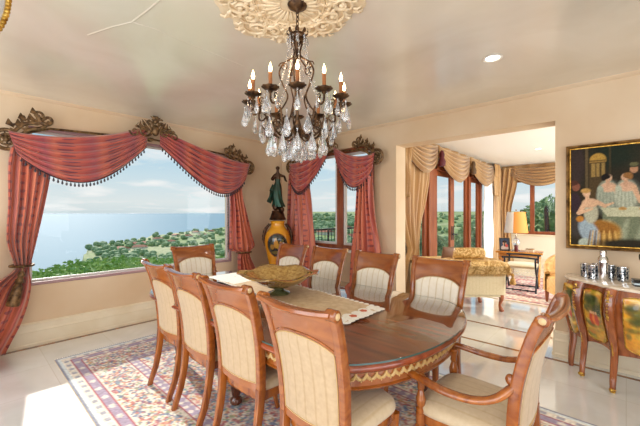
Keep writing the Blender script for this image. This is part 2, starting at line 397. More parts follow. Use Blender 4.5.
frame_rect('x', XA-.01, -.05, -1.75, -.45, WA[2], WA[3], .035, 'wframe', 'window_frame', w1b)
w2 = window_empty(2)
frame_rect('y', YB+.06, .06, WB[0], WB[1], WB[2], WB[3], .07, 'redwood', 'window_frame', w2, bars=(-3.52,), bw=.13)
frame_rect('y', YB+.075, .03, WB[0]+.06, -3.58, WB[2]+.06, WB[3]-.06, .05, 'wframe2', 'window_sash', w2)
frame_rect('y', YB+.075, .03, -3.45, WB[1]-.06, WB[2]+.06, WB[3]-.06, .05, 'wframe2', 'window_sash', w2)
pane('y', YB+.09, WB[0]+.05, WB[1]-.05, WB[2]+.05, WB[3]-.05, 'window_pane', w2)
b = MB(); b.box(WB[0]-.05, WB[1]+.05, YB-.06, YB+.06, WB[2]-.035, WB[2]); b.build('window_sill', 'white', w2, smooth=False, bevel=.006)
# french doors in sunroom
d1 = bpy.data.objects.new('door_1', None); C.objects.link(d1); struct(d1)
b = MB()
for a0, a1 in ((5.12, 5.2), (5.9, 6.24), (8.02, 8.14), (8.86, 8.98), (9.87, 9.95)): b.box(XC-.1, XC+.02, a0, a1, .0, 2.42)
b.box(XC-.1, XC+.02, 5.12, 9.95, 2.34, 2.45)
b.build('door_frame', 'redwood', d1, smooth=False, bevel=.004)
def leaf(a0, a1, nm):
    fr = frame_rect('x', XC-.03, -.05, a0, a1, .01, 2.34, .1, 'redwood', nm, d1)
    pane('x', XC-.055, a0+.09, a1-.09, .1, 2.25, 'glass_pane', fr); return fr
leaf(5.2, 5.9, 'side_light'); l1 = leaf(6.24, 7.13, 'door_leaf'); l2 = leaf(7.13, 8.02, 'door_leaf'); leaf(8.14, 8.86, 'side_light'); leaf(8.98, 9.87, 'side_light')
for yy, l in ((7.09, l1), (7.17, l2)):
    b = MB(); b.box(XC-.03, XC-.022, yy-.02, yy+.02, .92, 1.22); b.tube(cr([(XC-.025, yy, 1.05), (XC+.03, yy, 1.05), (XC+.035, yy+(.1 if l is l2 else -.1), 1.04)], 4), .01, 6)
    b.build('door_handle', 'blackiron', l)
w3 = window_empty(3)
frame_rect('y', YD+.02, .08, -2.5, -.55, .93, 2.42, .08, 'redwood', 'window_frame', w3, bars=(-1.86, -1.2), bw=.1)
pane('y', YD+.06, -2.43, -.6, 1.0, 2.35, 'window_pane', w3)
b = MB(); b.box(-2.55, -.5, YD-.05, YD+.02, .88, .93); b.build('window_sill', 'trim', w3, smooth=False, bevel=.01)
w5 = window_empty(5)
frame_rect('x', XR+.05, .06, -1.6, 2.4, .3, 2.5, .07, 'redwood', 'window_frame', w5, bars=(-.3, 1.1), bw=.07)
w6 = window_empty(6)
frame_rect('y', YF-.05, -.06, -4.0, 1.6, .3, 2.5, .07, 'redwood', 'window_frame', w6, bars=(-2.6, -1.2, .2), bw=.07)
# ------------------------------------------------------------------ dining chairs
ZB = [0, .15, .3, .45, .6, .75, .9, 1.0, 1.08]
YBK = [-.315, -.262, -.232, -.218, -.222, -.240, -.275, -.306, -.338]
def yback(z): return interp(z, ZB, YBK)
def make_chair(name, hw, label, group=None, arms=False):
    t = thing(name, label, 'chair', group=group)
    def sx(z): return hw*interp(z, [0, .45, .75, 1.08], [.80, .84, .90, .985])
    plan = lambda u: -.030*(1-u*u)
    # rear legs
    for s in (-1, 1):
        b = MB(); zs = [0, .06, .15, .25, .35, .45, .47]
        b.tube([(s*sx(z), yback(z), z) for z in zs], [(.017+.004*z/.45, .019+.009*z/.45) for z in zs], 10, pw=4, up=(0,1,0))
        b.build('leg', 'wood', t)
    # front legs: slender sabre with small turned collar
    for s in (-1, 1):
        b = MB(); x0 = s*(hw*.92-.02); y0 = .215
        if arms:
            b.lathe([(.012,0),(.02,.008),(.021,.03),(.014,.04),(.016,.06),(.024,.25),(.027,.33),(.018,.345),(.03,.36),(.03,.37),(.022,.38),(.028,.39),(.028,.44)], (x0, y0, 0), 14)
        else:
            P = cr([(x0, y0+.045, 0), (x0, y0+.01, .15), (x0, y0-.005, .3), (x0, y0, .42)], 4)
            b.tube(P, [(.014+.010*i/(len(P)-1),)*2 for i in range(len(P))], 10, pw=3.5, up=(0,1,0))
        b.build('leg', 'wood', t)
    # seat rail + cushion
    def outline(k, front=.24, back=-.225):
        pts = []
        n = 40
        for i in range(n):
            a = 2*PI*i/n; c, s = math.cos(a), math.sin(a)
            c = math.copysign(abs(c)**.35, c); s = math.copysign(abs(s)**.35, s)
            yy = (front+back)/2+s*(front-back)/2*k
            w = hw*(.84+.10*(yy-back)/(front-back))*k
            pts.append((c*w, yy+(.02*(1-(c)**2) if s > 0 else 0)))
        return pts
    b = MB(); b.loft([[(x, y, .385) for x, y in outline(.97)], [(x, y, .40) for x, y in outline(1)], [(x, y, .44) for x, y in outline(1)]])
    b.build('seat_rail', 'wood', t)
    b = MB(); L = []
    for k, z in ((.99,.438),(1.012,.445),(1.015,.462),(.99,.482),(.93,.497),(.8,.507),(.55,.514),(.25,.517),(.02,.518)):
        L.append([(x, y, z) for x, y in outline(k)])
    b.loft(L); b.build('seat_cushion', 'fabric_plain', t, angle=80)
    # backrest: posts, top rail with arched lower edge, bottom rail (one carved frame)
    b = MB(); zs = [.44+.04*i for i in range(16)]+[1.055]
    for s in (-1, 1):
        b.tube([(s*sx(z), yback(z), z) for z in zs], [(.021, .026 if z < .9 else .024) for z in zs], 10, pw=4, up=(0,1,0))
    hi = hw*.86
    def arch(u): return .848+.078*(max(0, 1-abs(u)**2.4))**.8
    def top(u): return 1.07-.012*(1-u*u)
    NU = 20
    rings = []
    for i in range(NU+1):
        u = -1+2*i/NU; zt = top(u); za = arch(u) if abs(u) < .93 else .82
        ring = []
        prof = []
        for k in range(7): z = za+(zt-.02-za)*k/6; prof.append((z, .0115))
        xx = u*sx(1.0)
        x_of = lambda z: u*sx(z)
        fr = [(x_of(z), yback(z)+plan(u)+d, z) for z, d in prof]
        bk = [(x_of(z), yback(z)+plan(u)-d, z) for z, d in reversed(prof)]
        y_t = yback(zt)+plan(u)
        roll = [(x_of(zt), y_t+.0115, zt-.008), (x_of(zt), y_t+.006, zt+.003), (x_of(zt), y_t-.012, zt+.007), (x_of(zt), y_t-.032, zt+.001), (x_of(zt), y_t-.036, zt-.012), (x_of(zt), y_t-.027, zt-.022)]
        rings.append(fr+roll+bk)
    b.loft(rings)
    # flutes on the inner rail above the arch
    # bottom rail
    rings = []
    for i in range(NU+1):
        u = -1+2*i/NU; z0, z1 = .455, .50; x = u*sx(.48)
        rings.append([(x, yback(z0)+plan(u)*.8+d, z) for z, d in ((z0,-.012),(z0,.012),(z1,.012),(z1,-.012))])
    b.loft(rings)
    br = b.build('backrest', 'woodX', t)
    # inlay moulding line above the arch, front and back
    for sd, nm in ((1, 'bead_moulding'), (-1, 'bead_moulding')):
        b = MB(); P = []
        for i in range(NU+1):
            u = -.88+1.76*i/NU; z = arch(u*1.0)+.012; P.append((u*sx(z), yback(z)+plan(u)+sd*.013, z))
        b.tube(P, .004, 6); b.build(nm, 'wood', br)
    # finials: scroll ends with a pale rosette on each side
    for s in (-1, 1):
        b = MB(); z = 1.058; y = yback(z)-.008
        b.tube([(s*(sx(z)-.028), y, z), (s*(sx(z)+.022), y, z), (s*(sx(z)+.026), y, z)], [.026, .026, .020], 14)
        f = b.build('scroll_end', 'wood', br)
        b = MB(); b.sphere((s*(sx(z)+.026), y, z), (.006, .015, .015), 10, 6); b.build('rosette', M['rosette'], t)['label'] = 'pale carved rosette'
    # pads
    for sd, nm, bul in ((1, 'back_cushion', .022), (-1, 'back_panel', .008)):
        b = MB()
        def fn(u, v, sd=sd, bul=bul):
            U = 2*u-1; ua = .88*U
            za = arch(ua)-.004; z = .50+v*(za-.50)
            e = (1-abs(U)**8)*(1-abs(2*v-1)**8)
            x = ua*sx(z)*1.0
            return (x, yback(z)+plan(ua)+sd*(.010+bul*e**.5), z)
        b.sheet(fn, 24, 18); b.build(nm, 'fabric' if sd < 0 else 'fabric_in', t, angle=80)
        b = MB(); P = [fn(u/20, 1) for u in range(21)]+[fn(1, 1-k/12) for k in range(1, 13)]+[fn(1-k/20, 0) for k in range(1, 21)]+[fn(0, k/12) for k in range(1, 12)]
        P = [(p[0], p[1]+sd*.002, p[2]) for p in P]
        b.tube(P, .003, 5, closed=True); b.build('piping', M['piping'], br)
    if arms:
        for s in (-1, 1):
            xs = s*(hw+.0)
            b = MB()
            P = cr([(s*sx(.72)*1.0, yback(.73)+.01, .735), (s*(hw+.005), -.16, .672), (s*(hw+.02), -.07, .638), (s*(hw+.025), .06, .632), (s*(hw+.012), .18, .645), (s*(hw-.005), .265, .648), (s*(hw-.01), .295, .638)], 6)
            n = len(P); R = [(.021+.005*math.sin(PI*i/(n-1)), .016+(.006 if i > n-6 else 0)) for i in range(n)]
            b.tube(P, R, 12, pw=2.6); ar = b.build('armrest', 'wood', t)
            b = MB(); b.sphere((s*sx(.75), yback(.75)+.028, .762), (.017, .02, .026), 10, 8); b.build('scroll_knob', 'wood', ar)
            b = MB(); zz = .44
            b.lathe([(.024,0),(.026,.02),(.016,.03),(.024,.045),(.027,.075),(.018,.105),(.014,.12),(.02,.13),(.017,.15),(.022,.17),(.026,.192),(.02,.2)], (s*(hw*.92-.02), .215, zz), 14)
            # lean post outwards a touch
            b.build('arm_post', 'wood', t)
    return t
M['rosette'] = plain('pale_rosette', hexc('#c9ab7c'), .35)
M['piping'] = plain('gold_piping', hexc('#c2a06a'), .5)
GN = 'side chairs along the near side of the dining table'; GF = 'side chairs along the window side of the dining table'
chair = make_chair('dining_chair', .236, 'cherry side chair with striped panel, nearest the camera on the near side', GN)
chair.location = (-1.115, 1.375, 0); chair.scale = (1,1,1.02)
dup(chair, (-1.765, 1.40, 0), 0.02, 'cherry side chair with striped cream back, second from camera on the near side', GN)
dup(chair, (-2.325, 1.41, 0), -.02, 'cherry side chair third from camera on the near side, over the pale rug', GN)
dup(chair, (-2.85, 1.43, 0), .0, 'cherry side chair at the left end of the near row', GN)
dup(chair, (-3.17, 2.60, 0), PI, 'cherry side chair standing just right of the yellow urn', GF)
dup(chair, (-2.55, 2.60, 0), PI, 'cherry side chair below the right half of the balcony window', GF)
dup(chair, (-1.88, 2.56, 0), PI, 'cherry side chair below the right red drape, beside the archway jamb', GF)
dup(chair, (-1.21, 2.54, 0), PI, 'cherry side chair in front of the sunroom archway and its gold curtain', GF)
ac = make_chair('dining_armchair', .27, 'carved cherry armchair with curved open arms at the near right table end', 'armchairs at the two table ends', True)
ac.location = (-.59, 1.895, 0); ac.rotation_euler = (0, 0, PI/2)
dup(ac, (-3.83, 2.07, 0), -PI/2, 'cherry armchair at the far table end in front of the ocean window', 'armchairs at the two table ends')

# ------------------------------------------------------------------ dining table
TX, TY = -2.235, 1.96
def tout(off=0, n=22):
    a, bb = 1.49-off, .80-off; ca, cb = .46-off*.3, .80-off; P = []
    for q, (sxx, syy) in enumerate(((1,1),(-1,1),(-1,-1),(1,-1))):
        for k in range(n+1):
            th = PI/2*k/n
            if q % 2: th = PI/2-th
            c, s = math.cos(th)**(2/2.05), math.sin(th)**(2/2.05)
            x = (a-ca)+ca*c; y = (bb-cb)+cb*s
            P.append((sxx*x-(.16*(abs(y)/bb)**3*(-1) if sxx < 0 else 0), syy*y))
    out = []
    for p in P:
        if not out or (abs(p[0]-out[-1][0])+abs(p[1]-out[-1][1])) > 1e-4: out.append(p)
    return out
tb = thing('dining_table', 'long polished cherry dining table with glass top and gold inlaid apron', 'table', (TX, TY, 0))
def lv(off, z): return [(x, y, z) for x, y in tout(off)]
b = MB(); b.loft([lv(.03,.715), lv(.012,.722), lv(.002,.735), lv(0,.748), lv(.006,.758), lv(.02,.763)]); b.build('tabletop', 'woodtop', tb, angle=50)
b = MB(); b.loft([lv(.012,.7635), lv(.008,.766), lv(.008,.771), lv(.012,.7735)]); g = b.build('glass_top', 'tglass', tb)
b = MB(); o1, o2 = tout(.0075), tout(.014); n = len(o1)
v = [(x,y,z) for z in (.7637,.7734) for x, y in o1]; b.add(v, [(i, (i+1) % n, n+(i+1) % n, n+i) for i in range(n)])
b.build('glass_edge', 'gedge', tb)
b = MB(); b.loft([lv(.07,.605), lv(.055,.612), lv(.05,.622), lv(.06,.63), lv(.06,.715)]); b.build('apron', 'woodX', tb)
# festoon inlay: gold garlands round the apron
b = MB(); op = tout(.058, 40); seg = []; acc = 0
P = [Vector((x, y, 0)) for x, y in op]; P.append(P[0])
cum = [0]
for i in range(len(P)-1): cum.append(cum[-1]+(P[i+1]-P[i]).length)
tot = cum[-1]; nf = int(tot/.055)
def at_len(s):
    s = s % tot
    for i in range(len(cum)-1):
        if s <= cum[i+1]:
            t = (s-cum[i])/(cum[i+1]-cum[i]+1e-9); return P[i].lerp(P[i+1], t)
    return P[-1]
for k in range(nf):
    s0 = k*tot/nf; pts = []
    for j in range(7):
        t = j/6; q = at_len(s0+t*tot/nf); pts.append((q.x, q.y, .69-.026*(4*t*(1-t))**.6))
    b.tube(pts, [.004+.007*abs(math.sin(2*PI*j/6)) for j in range(7)], 6)
    b.tube([(pts[3][0],pts[3][1],.66),(pts[3][0],pts[3][1],.648)], [.006,.002], 5)
    q = at_len(s0); b.sphere((q.x, q.y, .693), (.008,.008,.01), 6, 4)
M['inlay'] = plain('gold_inlay', hexc('#c9a569'), .35)
f = b.build('festoon_inlay', 'inlay', tb); f['label'] = 'pale gold garland inlay'
legprof = [(.03,0),(.045,.01),(.045,.04),(.028,.06),(.034,.08),(.05,.2),(.062,.36),(.066,.43),(.04,.455),(.06,.475),(.06,.49),(.042,.505),(.055,.53),(.06,.56),(.06,.64)]
for x, y in ((1.08,.46),(1.08,-.46),(-1.08,.46),(-1.08,-.46),(0,.5),(0,-.5)):
    b = MB(); b.lathe(legprof, (x, y, .016), 18); b.build('leg', 'walnut', tb)

# runner
def runner_w(t): return .24
rn = MB()
def rfn(u, v):
    x = -3.45+u*2.08; y0 = 2.14-(u)*.20; w = .235
    e = 0
    y = y0+(v-.5)*2*w
    if u > .93: e = .012*abs(math.sin(v*PI*7))
    z = .7755+.0035*abs(math.sin(u*23+v*5))*abs(math.sin(v*9+u*4))
    return (x+e*(1 if u > .5 else -1), y, z)
rn.sheet(rfn, 90, 24, .002, (0,0,1)); rt = rn.build('table_runner', 'linen')
tag(rt, 'tan linen runner with white lace ends lying along the glossy table', 'table runner')
b = MB()
for (u0, sgn) in ((1.0, 1), (0.0, -1)):
    for k in range(9):
        v = (k+.5)/9; p = rfn(u0, v); b.lathe([(.001,0),(.036,.0005),(.034,.0035),(.015,.0045),(.001,.004)], (p[0]-sgn*.004, p[1], .7765), 10)
    for k in range(5):
        v = (k+.5)/5; p = rfn(u0, v); b.lathe([(.001,0),(.05,.001),(.048,.0045),(.02,.005),(.001,.005)], (p[0]-sgn*.06, p[1], .7775), 12)
b.sheet(lambda u, v: (-3.47+u*.55, rfn(.12, v)[1]+.0, .7795+.001*math.sin(u*30)), 20, 20, .002, (0,0,1))
for sd in (0, 1):
    for k in range(34):
        p = rfn(.14+.84*k/33, sd); b.lathe([(.001,0),(.022,.0005),(.02,.003),(.001,.0035)], (p[0], p[1], .7765), 8)
l = b.build('lace_edge', 'lace', rt); l['label'] = 'white scalloped lace'
em = plain('coral_thread', hexc('#c8623e'), .7)
for (fx, fy) in ((-1.42, 2.01), (-1.40, 1.86), (-3.3,2.25)):
    b = MB(); b.lathe([(.001,0),(.012,.0004),(.001,.002)], (fx, fy, .7822), 8)
    for k in range(5):
        a = k*2*PI/5; b.lathe([(.001,0),(.014,.0006),(.012,.0025),(.001,.003)], (fx+.016*math.cos(a), fy+.016*math.sin(a), .7822), 8)
    l = b.build('embroidered_flower', em, rt); l['label'] = 'coral embroidered flower'

# amber bowl
bw = thing('glass_bowl', 'large wavy-rimmed amber art glass bowl standing on the table runner', 'bowl', (-2.28, 1.93, .784))
b = MB()
def rimz(a): return .010*math.sin(3*a+.6)+.010*math.sin(7*a+1)
prof_o = [(.045,.045),(.09,.052),(.15,.072),(.21,.102),(.26,.135),(.30,.158),(.335,.160)]
prof_i = [(.336,.166),(.30,.166),(.255,.146),(.205,.112),(.145,.082),(.08,.064),(.02,.058)]
v = []; f = []; n = 60; pr = prof_o+prof_i
for r, z in pr:
    for i in range(n):
        a = 2*PI*i/n; k = (r/.34)**2.5; rr = r*(1+.025*k*math.sin(7*a+.3)); v.append((rr*math.cos(a), rr*math.sin(a), z+rimz(a)*k))
for k in range(len(pr)-1):
    for i in range(n): j = (i+1) % n; f.append((k*n+i, k*n+j, (k+1)*n+j, (k+1)*n+i))
f.append(tuple(range(n-1,-1,-1))); f.append(tuple((len(pr)-1)*n+i for i in range(n)))
b.add(v, f); b.build('bowl_body', 'bowl', bw, angle=60); bw.scale = (1.1, 1.1, 1.15)
b = MB(); b.lathe([(.09,0),(.095,.006),(.085,.014),(.055,.022),(.038,.034),(.04,.046),(.055,.056)], (0,0,0), 28); l = b.build('foot', 'bowlfoot', bw); l['label'] = 'olive glass foot'

# ------------------------------------------------------------------ chandelier
CX, CY = -1.50, 1.42
ch = thing('chandelier', 'dark bronze twelve-arm candle chandelier with hanging crystal drops', 'chandelier', (CX, CY, H-.02))
ch.location.z = H
def Z(z): return z-H
b = MB(); b.lathe([(.0,0),(.05,0),(.062,-.008),(.058,-.02),(.035,-.035),(.014,-.05),(.008,-.06),(.0,-.06)][::-1], (0,0,-.012), 24); b.build('ceiling_canopy', 'iron', ch)
b = MB(); z = -.07; k = 0
while z > Z(2.60):
    P = []
    for i in range(12):
        a = 2*PI*i/12; x = .008*math.cos(a); zz = .019*math.sin(a)
        P.append((x, 0, z+zz-.01) if k % 2 else (0, x, z+zz-.01))
    b.tube(P, .0028, 6, closed=True, up=(.3,.7,.2)); z -= .028; k += 1
b.build('chain', 'iron', ch)
b = MB(); b.lathe([(.004,Z(2.61)),(.012,Z(2.59)),(.006,Z(2.58)),(.014,Z(2.565)),(.02,Z(2.55)),(.012,Z(2.53)),(.007,Z(2.48)),(.012,Z(2.44)),(.016,Z(2.40)),(.009,Z(2.36)),(.007,Z(2.28)),(.014,Z(2.24)),(.01,Z(2.18)),(.008,Z(2.10)),(.02,Z(2.06)),(.03,Z(2.02)),(.024,Z(1.98)),(.012,Z(1.95)),(.016,Z(1.935)),(.006,Z(1.92)),(.001,Z(1.915))], (0,0,0), 14); b.build('stem', 'iron', ch)
# top crown
b = MB()
b.lathe([(.05,Z(2.575)),(.054,Z(2.58)),(.054,Z(2.60)),(.05,Z(2.605)),(.047,Z(2.60)),(.047,Z(2.58))], (0,0,0), 24)
for i in range(8):
    a = 2*PI*i/8; c, s = math.cos(a), math.sin(a)
    b.tube([(c*.05, s*.05, Z(2.60)), (c*.064, s*.064, Z(2.612)), (c*.066, s*.066, Z(2.625)), (c*.058, s*.058, Z(2.63))], [(.012,.003),(.013,.003),(.009,.003),(.002,.002)], 6)
    b.tube([(c*.05, s*.05, Z(2.58)), (c*.03, s*.03, Z(2.56)), (c*.01, s*.01, Z(2.565))], .003, 5)
b.build('crown', 'iron', ch)
# cage rods from crown bulging to the belly
for i in range(5):
    a = 2*PI*i/5+.3; c, s = math.cos(a), math.sin(a)
    b = MB()
    R = [(.045,2.575),(.02,2.50),(.03,2.46),(.085,2.42),(.112,2.36),(.09,2.29),(.06,2.22),(.09,2.15),(.13,2.10),(.12,2.04),(.06,1.99),(.015,1.97)]
    b.tube([Vector((p.x*c, p.x*s, p.z)) for p in cr([(r, 0, Z(z)) for r, z in R], 5)], .0055, 6)
    # scroll
    sp = [(.085+.03*(1-t/14)*math.cos(t*.75), 0, Z(2.40)+.03*(1-t/14)*math.sin(t*.75)) for t in range(12)]
    b.tube([(p[0]*c, p[0]*s, p[2]) for p in sp], .004, 5)
    b.build('cage_scroll', 'iron', ch)
NA = 12; A0 = math.atan2(-CY, -CX); RR = .292; ZC = 2.17
drops = []
for i in range(NA):
    a = 2*PI*i/NA+A0; c, s = math.cos(a), math.sin(a)
    def rad(r, z, c=c, s=s): return (r*c, r*s, Z(z))
    b = MB()
    R = [(.02,2.03),(.06,1.975),(.12,1.97),(.17,2.02),(.19,2.09),(.225,2.125),(.262,2.105),(.288,2.115),(RR,2.155)]
    b.tube([rad(p.x, p.z) for p in cr([(r,0,z) for r, z in R], 6)], .0062, 7)
    # inner curl + leaf
    sp = [(.135+.036*(1-t/15)*math.cos(-t*.7+2.6), 2.035+.036*(1-t/15)*math.sin(-t*.7+2.6)) for t in range(13)]
    b.tube([rad(*q) for q in sp], .0045, 5)
    sp = [(.235+.022*(1-t/14)*math.cos(t*.75-1.4), 2.155+.022*(1-t/14)*math.sin(t*.75-1.4)) for t in range(11)]
    b.tube([rad(*q) for q in sp], .0035, 5)
    b.tube([rad(.17,2.0), rad(.195,1.985), rad(.225,1.99), rad(.24,2.01)], [(.004,.002),(.016,.003),(.012,.003),(.002,.002)], 6)
    arm = b.build('arm', 'iron', ch)
    b = MB(); n = 20; prof = [(.008,-.018),(.014,-.012),(.012,-.004),(.032,.0),(.046,.009),(.048,.013),(.03,.006),(.014,.006),(.016,.022),(.013,.024)]
    v = []; f = []
    for k, (r, z) in enumerate(prof):
        for q in range(n):
            t = 2*PI*q/n; rr = r*(1+(.10*math.cos(8*t) if r > .03 else 0)); v.append((RR*c+rr*math.cos(t), RR*s+rr*math.sin(t), Z(ZC)+z))
    for k in range(len(prof)-1):
        for q in range(n): j = (q+1) % n; f.append((k*n+q, k*n+j, (k+1)*n+j, (k+1)*n+q))
    b.add(v, f); b.build('drip_pan', 'iron', arm)
    b = MB(); b.lathe([(.0105,.018),(.0105,.082),(.012,.087),(.011,.091),(.005,.092)], (RR*c, RR*s, Z(ZC)), 12); b.build('candle_sleeve', 'candle', arm)
    b = MB(); b.lathe([(.004,.091),(.008,.099),(.0105,.11),(.0085,.123),(.004,.136),(.0012,.146),(.0002,.15)], (RR*c, RR*s, Z(ZC)), 10); b.build('flame_bulb', 'flame', arm)
    for (dr, dz, sc_) in ((0,-.03,1.0),):
        for q in ((0, 1, 2) if i % 3 else (1,)):
            t = a+(q-1)*.15; rr = RR+(.03 if q == 1 else .0)
            drops.append((rr*math.cos(t), rr*math.sin(t), ZC-.012, 1.0 if q == 1 else .8))
    drops.append((.225*math.cos(a+.26), .225*math.sin(a+.26), 2.085, 1.15))
    drops.append((.17*math.cos(a), .17*math.sin(a), 1.995, 1.1))
    if i % 2: drops.append((.11*math.cos(a+.3), .11*math.sin(a+.3), 1.965, 1.0))
for i in range(6):
    a = 2*PI*i/6; drops.append((.05*math.cos(a), .05*math.sin(a), 1.94, .85))
random.seed(3)
def drop_mesh(k):
    m = MB(); L = .082
    m.lathe([(.0005,0),(.004,-.004),(.004,-.010),(.0015,-.014),(.0015,-.022),(.004,-.028),(.010,-.050),(.0155,-.070),(.0145,-.083),(.008,-.093),(.0005,-.096)], (0,0,0), 8, sy=.6)
    return m
dm = None
for (x, y, z, k) in drops:
    k *= random.uniform(1.2, 1.5)
    if dm is None:
        o = drop_mesh(1).build('crystal_drop', 'crystal', ch, angle=20); dm = o
    else:
        o = dm.copy(); C.objects.link(o); o.parent = ch
    o.location = (x, y, Z(z)); o.scale = (k*1.15, k*1.15, k); o.rotation_euler = (0, 0, random.uniform(0, 6))
b = MB(); b.tube([(0,0,Z(1.92)), (0,0,Z(1.885))], .002, 5); b.sphere((0,0,Z(1.862)), .024, 12, 8); b.build('crystal_ball', 'crystal', ch, angle=20)
# bead strands
for i in range(10):
    a = 2*PI*i/10; c, s = math.cos(a), math.sin(a); b = MB()
    for k in range(15):
        t = k/14; r = .055+(.15)*t**1.6; z = 2.58-(2.58-2.14)*(t)+.0-.05*math.sin(PI*t)
        b.sphere((r*c, r*s, Z(z)), .0062, 6, 4)
    b.tube([((.055+.15*(k/14)**1.6)*c, (.055+.15*(k/14)**1.6)*s, Z(2.58-.44*(k/14)-.05*math.sin(PI*k/14))) for k in range(15)], .0015, 4)
    b.build('bead_strand', 'crystal', ch)
for i in range(8):
    a = 2*PI*i/8; o = dm.copy(); C.objects.link(o); o.parent = ch; o.location = (.062*math.cos(a), .062*math.sin(a), Z(2.60)); o.scale = (.6,.6,.7)

# ceiling medallion
md = thing('ceiling_medallion', 'cream plaster ceiling medallion with swirling acanthus relief above the chandelier', 'ceiling medallion', (CX-.04, CY-.02, H))
AX, AY = .50, .43
def mo(k, th): 
    w = 1+.05*math.cos(8*th)+.025*math.cos(20*th+1)
    return (AX*k*w*math.cos(th), AY*k*w*math.sin(th))
b = MB(); n = 128
b.loft([[(*mo(k, 2*PI*i/n), z) for i in range(n)] for k, z in ((.97,-.0005),(.96,-.008),(.90,-.014),(.80,-.012),(.2,-.012))]); b.build('plate', 'relief', md)
b = MB()
for r0, w in ((.25,.012),(.215,.007),(.285,.006)):
    b.tube([(r0*math.cos(2*PI*i/64)*1.0, r0*math.sin(2*PI*i/64)*.97, -.014) for i in range(64)], w, 8, closed=True)
for i in range(48):
    a = 2*PI*i/48; b.sphere((.233*math.cos(a), .226*math.sin(a), -.016), (.010,.010,.010), 6, 4)
b.build('ring_moulding', 'relief', md)
b = MB()
for i in range(24):
    a = 2*PI*i/24; c, s = math.cos(a), math.sin(a)
    b.tube([(r*c, r*s*.97, -.014-.008*math.sin(PI*t)) for r, t in ((.07,0),(.11,.3),(.15,.7),(.19,1))], [(.005,.004),(.014,.008),(.018,.009),(.006,.004)], 6)
b.build('inner_leaf_ring', 'relief', md)
random.seed(11)
NS = 16
for i in range(NS):
    th = 2*PI*i/NS; b = MB(); sg = 1 if i % 2 else -1
    cx, cy = mo(.66, th); base = .085+.01*math.cos(4*th)
    P = []
    for t in range(22):
        r = base*(1-t/26); aa = th+sg*(t*.42-1.2); P.append((cx+r*math.cos(aa), cy+r*math.sin(aa), -.018-.006*t/22))
    b.tube(P, [.005+.010*math.sin(PI*min(1,(k+1)/22)) for k in range(22)], 7)
    for q in range(7):   # leaf lobes along the outside of the scroll
        p = P[q*2]; aa = th+sg*(q*2*.42-1.2)+sg*.5
        e = (p[0]+.062*math.cos(aa), p[1]+.062*math.sin(aa)); m_ = (p[0]+.034*math.cos(aa-.3*sg), p[1]+.034*math.sin(aa-.3*sg))
        b.tube([p, (m_[0], m_[1], -.026), (e[0], e[1], -.012)], [(.008,.006),(.013,.009),(.003,.004)], 6)
    b.sphere((cx, cy, -.022), (.020,.020,.014), 8, 6)
    cx2, cy2 = mo(.44, th+.2)
    b.tube([(cx2+.05*math.cos(th+k*.5), cy2+.05*math.sin(th+k*.5), -.016-.006*math.sin(k)) for k in range(9)], [.004+.007*math.sin(PI*k/8) for k in range(9)], 6)
    ex, ey = mo(.93, th+.17)
    for q in range(3):
        aa = th+.17+(q-1)*.6; b.tube([(ex-.03*math.cos(aa), ey-.03*math.sin(aa), -.012), (ex, ey, -.022), (ex+.035*math.cos(aa), ey+.035*math.sin(aa), -.010)], [(.006,.005),(.013,.009),(.003,.003)], 6)
    b.build('acanthus_scroll', 'relief', md)
# ------------------------------------------------------------------ curtains
def spiral(c, r, a0, turns, sg, e1, e2, n=16, end=.15):
    """spiral in the plane spanned by e1,e2"""
    out = []
    for i in range(n+1):
        t = i/n; rr = r*(1-(1-end)*t); a = a0+sg*turns*2*PI*t
        out.append(Vector(c)+Vector(e1)*rr*math.cos(a)+Vector(e2)*rr*math.sin(a))
    return out
def swag(name, T0, T1, B0, B1, st, sb, nrm, mat, label, cat, folds=7, amp=.042, bulge=.11, fringe='fringe', nu=40, skew=0, group=None, drop=.035, parent=None):
    """T0,T1 ends of the top edge, B0,B1 ends of the lowest fold; st,sb their sags"""
    T0, T1, B0, B1, N = map(Vector, (T0, T1, B0, B1, nrm))
    def fn(u, v):
        a = T0.lerp(B0, v); c = T1.lerp(B1, v); p = a.lerp(c, u)
        uu = u**(1+skew) if skew >= 0 else 1-(1-u)**(1-skew)
        s = math.sin(PI*uu)**.85; sag = st+(sb-st)*v
        p = p - Vector((0,0,1))*sag*s
        w = .25+.75*math.sin(PI*u)**.5
        f = (abs(math.sin(v*folds*PI+.5*math.sin(u*4)))-.5)*amp*1.6*w
        return p+N*(.02+bulge*s*(.35+.65*v)+f)
    b = MB(); b.sheet(fn, nu, 64, .004, -N)
    o = b.build(name, mat, parent, angle=180, recalc=True)
    if parent is None: tag(o, label, cat, group)
    if fringe:
        b = MB(); P = [fn(i/60, 1) for i in range(61)]; b.tube(P, .006, 5)
        L = sum((P[i+1]-P[i]).length for i in range(60)); n = int(L/.046)
        for k in range(1, n):
            p = fn(k/n, 1); b.tube([p, p-Vector((0,0,drop*.6))], .003, 4); b.sphere((p.x, p.y, p.z-drop*.5), (.008,.008,.008), 6, 4); b.sphere((p.x, p.y, p.z-drop*1.05), (.012,.012,.018), 6, 4)
        l = b.build('bead_fringe', fringe, o); l['kind'] = 'stuff'; l['label'] = 'dark beaded fringe' if fringe == 'fringe' else 'gold fringe'
    return o, fn
